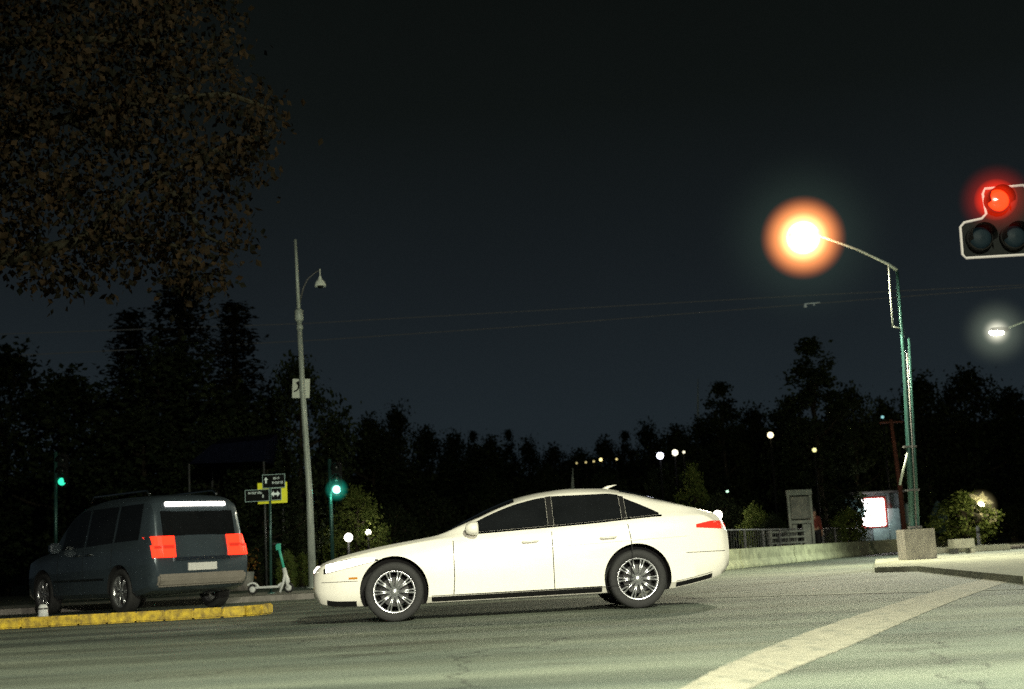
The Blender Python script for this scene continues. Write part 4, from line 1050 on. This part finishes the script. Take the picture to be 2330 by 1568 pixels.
for hand, sx in ((8, 1), (11, -1)):
    h0 = Vector(V[hand])
    palm = len(V); V.append(tuple(h0 + Vector((0, -.01, -.07)))); E.append((hand, palm)); Rr.append((.025, .035))
    for k in range(4):
        i0 = len(V); V.append(tuple(h0 + Vector((0, -.036 + .022 * k, -.125 - .008 * (k in (1, 2)))))); E.append((palm, i0)); Rr.append(.009)
        V.append(tuple(h0 + Vector((-sx * .012, -.036 + .022 * k, -.16 - .01 * (k in (1, 2)))))); E.append((i0, i0 + 1)); Rr.append(.008)
    i0 = len(V); V.append(tuple(h0 + Vector((-sx * .01, -.055, -.08)))); E.append((palm, i0)); Rr.append(.01)
    V.append(tuple(h0 + Vector((-sx * .015, -.065, -.115)))); E.append((i0, i0 + 1)); Rr.append(.008)
link('body', skin_mesh(V, E, Rr), per, skinm)
ja = [(0, 0, .93), (0, 0, 1.15), (0, 0, 1.37), (.19, 0, 1.38), (.25, .03, 1.10), (.25, -.055, .90), (-.19, 0, 1.38), (-.25, .02, 1.10), (-.225, -.115, .91), (0, -.01, 1.44)]
link('jacket', skin_mesh(ja, [(0, 1), (1, 2), (2, 3), (3, 4), (4, 5), (2, 6), (6, 7), (7, 8), (2, 9)], [(.18, .14), (.165, .125), (.175, .125), .085, .065, .048, .085, .065, .048, .07]), per, mat('red_jacket', (.16, .03, .02), .9, var=.2))
tr_ = [(0, 0, .94), (.10, 0, .86), (.11, -.01, .50), (.12, .03, .10), (-.10, 0, .86), (-.12, -.03, .50), (-.13, .05, .10)]
link('trousers', skin_mesh(tr_, [(0, 1), (1, 2), (2, 3), (0, 4), (4, 5), (5, 6)], [(.165, .125), .11, .08, .065, .11, .08, .065]), per, mat('dark_trousers', (.012, .012, .014), .9))
mb = MB(); mb.lathe([(.001, 1.79), (.05, 1.78), (.09, 1.73), (.098, 1.66), (.09, 1.60), (.07, 1.56)], 16, 'z', (0, .015, 0)); mb.build('hair', mat('dark_hair', (.015, .01, .008), .7, bump=.5, bscale=90), per)

# bench-like concrete planter on the island
D9 = 38.3; b = foot(2198, D9, .10)
bn = empty('concrete_bench', b, 'pale concrete bench with one end leg, right of the lamp base', 'bench')
h9 = zat(2198, 1226, D9) - .1; w9 = 47 * D9 / F0
mb = MB(); mb.box((0, .3, h9 - .13), (w9, .55, .26)); mb.build('seat_slab', M['bench'], bn, bevel=.015)
for sx in (-1, 1):
    mb = MB(); mb.box((sx * (w9 / 2 - .06), .3, (h9 - .26) / 2), (.11, .5, h9 - .26)); mb.build('leg', M['bench'] if sx > 0 else M['greypole'], bn)
mb = MB(); b2 = foot(2300, 39, .10); st = empty('kerb_stone', foot(2165, 40.2, .10), 'long pale kerb stone lying behind the concrete bench', 'kerb stone')
mb.box((.5, 0, .09), (2.4, .2, .18)); mb.build('stone', M['bench'], st, bevel=.02)
# spotlit broad-leaved plant right edge
b = foot(2240, 73, .12)
bl = empty('broad_leaved_plant', b, 'tall plant with broad floodlit cream leaves at right edge', 'plant')
rnd = random.Random(8)
mb = MB(); leafd = [((2222, 1140), (2205, 1122)), ((2225, 1150), (2248, 1130)), ((2228, 1160), (2236, 1178)), ((2240, 1140), (2262, 1145)), ((2252, 1155), (2270, 1170)), ((2250, 1190), (2270, 1172)), ((2232, 1140), (2236, 1118)), ((2246, 1165), (2252, 1200)), ((2228, 1148), (2214, 1160)), ((2235, 1150), (2222, 1128))]
for (a, c) in leafd:
    A_ = at(*a, 73) - b; C_ = at(*c, 73) - b; d = C_ - A_; s = Vector((-d.z, .25, d.x)).normalized() * d.length * .3
    mid = A_ + d * .45 + Vector((0, -.1, 0)); mb.add([A_, mid + s, C_, mid - s, mid + Vector((0, .06, 0))], [(0, 1, 4), (1, 2, 4), (2, 3, 4), (3, 0, 4)], 0, True)
mb.build('leaves', mat('glowing_cream_leaf', (.5, .46, .25), .6, var=.2, emit=(.8, .7, .35), estr=.18), bl)  # floodlit brightness put into the leaves as their own glow
mb = MB(); mb.tube([(0, 0, 0), at(2246, 1200, 73) - b, at(2240, 1150, 73) - b], [.05, .04, .03], 8); mb.tube([(0.1, 0, .5), at(2260, 1175, 73) - b], [.03, .02], 8); mb.build('stem', M['bark'], bl)
p = at(2232, 1150, 72.6)
fl = empty('floodlight', foot(2229, 72.4, .12), 'small floodlight glaring at the top of the right-hand bush', 'floodlight')
fb = Vector(fl.location); mb = MB(); mb.tube([(0, 0, 0), Vector((0, 0, p.z - .12))], .025, 8); mb.build('post', M['greypole'], fl)
mb = MB(); mb.box(p - fb + Vector((0, 0, 0)), (.34, .12, .3)); mb.build('lamp_body', mat('flood_on', (1, 1, .9), .4, emit=(1, .9, .6), estr=9), fl, bevel=.06)
glow('painted_halo', fl, p - fb, .9, [(.9, 1.6, (1, .85, .4), .8)])
plight('added_bush_light', p + Vector((-1.2, -7.5, .3)), 420, (1, .9, .6), .15)  # added light well in front of the floodlight, brightens the bush
# white bollards seen near the plant
for px, py, D, lab in ((2229, 1208, 60, 'short white bollard below the floodlit plant'), (98, 1402, 20.9, 'short pale bollard on the median beside the yellow kerb')):
    q = foot(px, D, .12); hh = zat(px, py - 12, D) - .12; hh = max(.2, hh); o = empty('bollard', q, lab, 'bollard', 'short white bollards')
    mb = MB(); mb.lathe([(.001, hh), (.05, hh - .01), (.07, hh - .05), (.075, 0), (.11, 0)], 16, 'z'); mb.build('shaft', M['scooter'], o)
    mb = MB(); mb.lathe([(.078, hh * .6), (.078, hh * .72)], 16, 'z'); mb.build('band', M['greypole'], o)

# ------------------------------------------------------------------ electric scooter by the sign post
Ds = 30.6; b = foot(612, Ds, .126)
sk = empty('kick_scooter', b, 'white electric kick scooter with green stem beside the street sign post', 'scooter', rz=R(-8))
mb = MB(); mb.box((-.02, 0, .15), (.56, .15, .045)); mb.box((.28, 0, .20), (.14, .07, .05), Matrix.Rotation(-.5, 3, 'Y')); mb.build('deck', M['scooter'], sk, bevel=.015)
def swheel(x):
    o = bpy.data.objects.new('wheel', None); COL.objects.link(o); o.parent = sk; o.location = (x, 0, .115)
    mb = MB(); mb.lathe([(.07, -.022), (.1, -.022), (.115, 0), (.1, .022), (.07, .022)], 28, 'y', closed=True); mb.build('tyre', M['rubber'], o)
    mb = MB(); mb.lathe([(.001, -.028), (.04, -.025), (.072, -.018), (.072, .018), (.04, .025), (.001, .028)], 20, 'y'); mb.build('rim', M['scooter'], o)
swheel(-.37); swheel(.46)
mb = MB()
for k in range(9):
    t0 = .3 + 2.0 * k / 8
    mb.tube([(-.37 - .0 + math.cos(t0) * .14, -.035, .115 + math.sin(t0) * .14), (-.37 + math.cos(t0) * .14, .035, .115 + math.sin(t0) * .14)], .02, 6)
mb.build('rear_mudguard', M['scooter'], sk)
mb = MB(); mb.tube([(.46, -.05, .115), (.43, -.05, .30), (.40, 0, .36), (.36, 0, .55)], [.03, .035, .05, .045], 10); mb.tube([(.46, .05, .115), (.43, .05, .30), (.40, 0, .36)], [.03, .035, .05], 10)
mb.build('front_fork', M['scooter'], sk)
mb = MB(); mb.tube([(.28, -.08, .02), (.35, -.05, .22), (.385, -.02, .42)], [.028, .03, .035], 8); mb.build('kickstand', M['scooter'], sk)
mb = MB(); mb.tube([(.36, 0, .54), (.30, 0, .80), (.24, 0, 1.06)], [.028, .028, .03], 10); mb.box((.245, 0, 1.02), (.09, .08, .14)); mb.build('stem', M['scooter_green'], sk)
mb = MB(); mb.tube([(.22, -.26, 1.08), (.24, -.1, 1.10), (.24, .1, 1.10), (.22, .26, 1.08)], .016, 8); mb.build('handlebar', M['blackplastic'], sk)
for s in (-1, 1):
    mb = MB(); mb.tube([(.215, s * .27, 1.078), (.225, s * .17, 1.09)], .022, 8); mb.build('grip', M['rubber'], sk)
# second scooter lying on its side, left of the post? -> dark flower tub row behind van
q = foot(536, 38, .126)
tub = empty('flower_tub', q, 'low tub of reddish flowers right of the van', 'planter')
mb = MB(); mb.lathe([(.001, .06), (.42, .04), (.5, .5), (.52, .5), (.45, 0), (.001, 0)], 24, 'z'); mb.build('tub', M['concrete'], tub)
cl = [((random.uniform(-.4, .4), random.uniform(-.3, .3), .6 + random.uniform(0, .3)), .3, 30) for _ in range(14)]
fl_ = link('flowers', leaf_cloud(cl, .08, leafmat('orange_petal', (.2, .06, .02), (.3, .2, .05)), 'flowers', seed=4), tub); tag(fl_, kind='stuff')
# blue canvas canopy far behind on the left
b = foot(520, 40, .12)
cn = empty('garden_canopy', b, 'faint dark blue canvas canopy in front of the conifers', 'canopy')
ca = at(430, 1055, 40) - b; cb = at(480, 1012, 40) - b; cc_ = at(610, 1000, 40) - b; ce = at(600, 1050, 40) - b
mb = MB(); mb.add([ca, cb, cc_, ce, ca + Vector((0, 3, 0)), cb + Vector((0, 1.5, .3)), cc_ + Vector((0, 1.5, .3)), ce + Vector((0, 3, 0))], [(0, 1, 2, 3), (4, 5, 6, 7), (0, 1, 5, 4), (3, 2, 6, 7), (1, 2, 6, 5)])
mb.build('cover', mat('navy_canvas', (.005, .006, .014), .95, var=.2, spec=.02), cn)
for p in (ca, ce, ca + Vector((0, 3, 0)), ce + Vector((0, 3, 0))):
    mb = MB(); mb.tube([(p.x, p.y, 0), p], .03, 6); mb.build('post', M['greypole'], cn)

# ------------------------------------------------------------------ lamp behind the photographer (lights car and road), and an added fill lamp
KL = Vector((3.5, 0.5, 9.0))
kl = empty('street_lamp', (6.2, -2.2, 0), 'street lamp behind the photographer that lights the road', 'street lamp')
mb = MB(); mb.tube([(0, 0, 0), (0, 0, 7.6)], [.09, .05], 12); mb.build('pole', M['galv'], kl)
mb = MB(); mb.tube([(0, 0, 7.6), (-.6, .6, 8.1), (-2.5, 2.5, 8.25)], .035, 8); mb.build('arm', M['galv'], kl)
mb = MB(); mb.lathe([(.001, -.3), (.1, -.2), (.14, 0), (.1, .25), (.001, .3)], 16, 'x', (-2.7, 2.7, 8.22)); mb.build('lamp_head', M['greypole'], kl)
plight('road_lamp_light', KL + Vector((0, 0, -1)), 16500, (.98, 1.0, .76), .25, spot=112, aim=(4.5, 12.5, -.5), blend=.5)
pl_ = empty('added_fill_lamp', (1.2, -3.6, 0), 'added fill lamp on a short unseen post behind the photographer', 'street lamp')  # unseen fill lamp, added to brighten the car and low objects
mb = MB(); mb.tube([(0, 0, 0), (0, 0, 3.3)], .05, 10); mb.build('pole', M['galv'], pl_)  # post of the added fill lamp
mb = MB(); mb.box((0, .06, 3.38), (.4, .25, .16)); mb.build('lamp_head', M['greypole'], pl_, bevel=.02)  # head of the added fill lamp
plight('added_fill_light', (1.2, -3.35, 3.2), 8800, (1.0, .94, .78), .15, spot=80, aim=(1.2 - .4, -3.35 + 10 * math.cos(R(39)), 3.2 - 10 * math.sin(R(39))), blend=.12)
# light of the car's headlamps
hp = car.matrix_basis @ Vector((-.05, 0, .62)) if False else Matrix.Translation(org) @ Matrix.Rotation(CYAW, 4, 'Z') @ Vector((-.06, -.3, .62))
plight('headlight_beam', hp, 130, (1, .9, .75), .08, spot=75, aim=hp + Vector((-8, 2.6, -.45)), blend=.8)

# ------------------------------------------------------------------ night sky
w = bpy.data.worlds.new('World'); sc.world = w; w.use_nodes = True
nt = w.node_tree; N = nt.nodes; L = nt.links; bg = N['Background']
tc = N.new('ShaderNodeTexCoord'); sx = N.new('ShaderNodeSeparateXYZ'); L.new(tc.outputs['Generated'], sx.inputs[0])
rp = N.new('ShaderNodeValToRGB'); L.new(sx.outputs['Z'], rp.inputs['Fac'])
cr = rp.color_ramp; cr.elements[0].position = 0.0; cr.elements[0].color = (.0120, .0172, .0215, 1)
cr.elements[1].position = .46; cr.elements[1].color = (.0024, .0031, .0026, 1)
for pos, c in ((.10, (.0104, .0152, .0188)), (.20, (.0072, .0100, .0120)), (.32, (.0038, .0052, .0050))):
    e = cr.elements.new(pos); e.color = (*c, 1)
nz = N.new('ShaderNodeTexNoise'); nz.inputs['Scale'].default_value = 2.2; nz.inputs['Detail'].default_value = 4; L.new(tc.outputs['Generated'], nz.inputs['Vector'])
mr = N.new('ShaderNodeMapRange'); mr.inputs['To Min'].default_value = .82; mr.inputs['To Max'].default_value = 1.18; L.new(nz.outputs['Fac'], mr.inputs['Value'])
vm = N.new('ShaderNodeVectorMath'); vm.operation = 'SCALE'; L.new(rp.outputs[0], vm.inputs[0]); L.new(mr.outputs[0], vm.inputs['Scale'])
L.new(vm.outputs[0], bg.inputs['Color']); bg.inputs['Strength'].default_value = 1.25

sc.view_settings.view_transform = 'Standard'; sc.view_settings.look = 'None'; sc.view_settings.exposure = 0; sc.view_settings.gamma = 1
sc.render.dither_intensity = 2.0
sc.cycles.max_bounces = 5; sc.cycles.diffuse_bounces = 2; sc.cycles.transparent_max_bounces = 6; sc.cycles.volume_bounces = 0
sc.cycles.sample_clamp_indirect = 2.0
sc.cycles.use_denoising = False
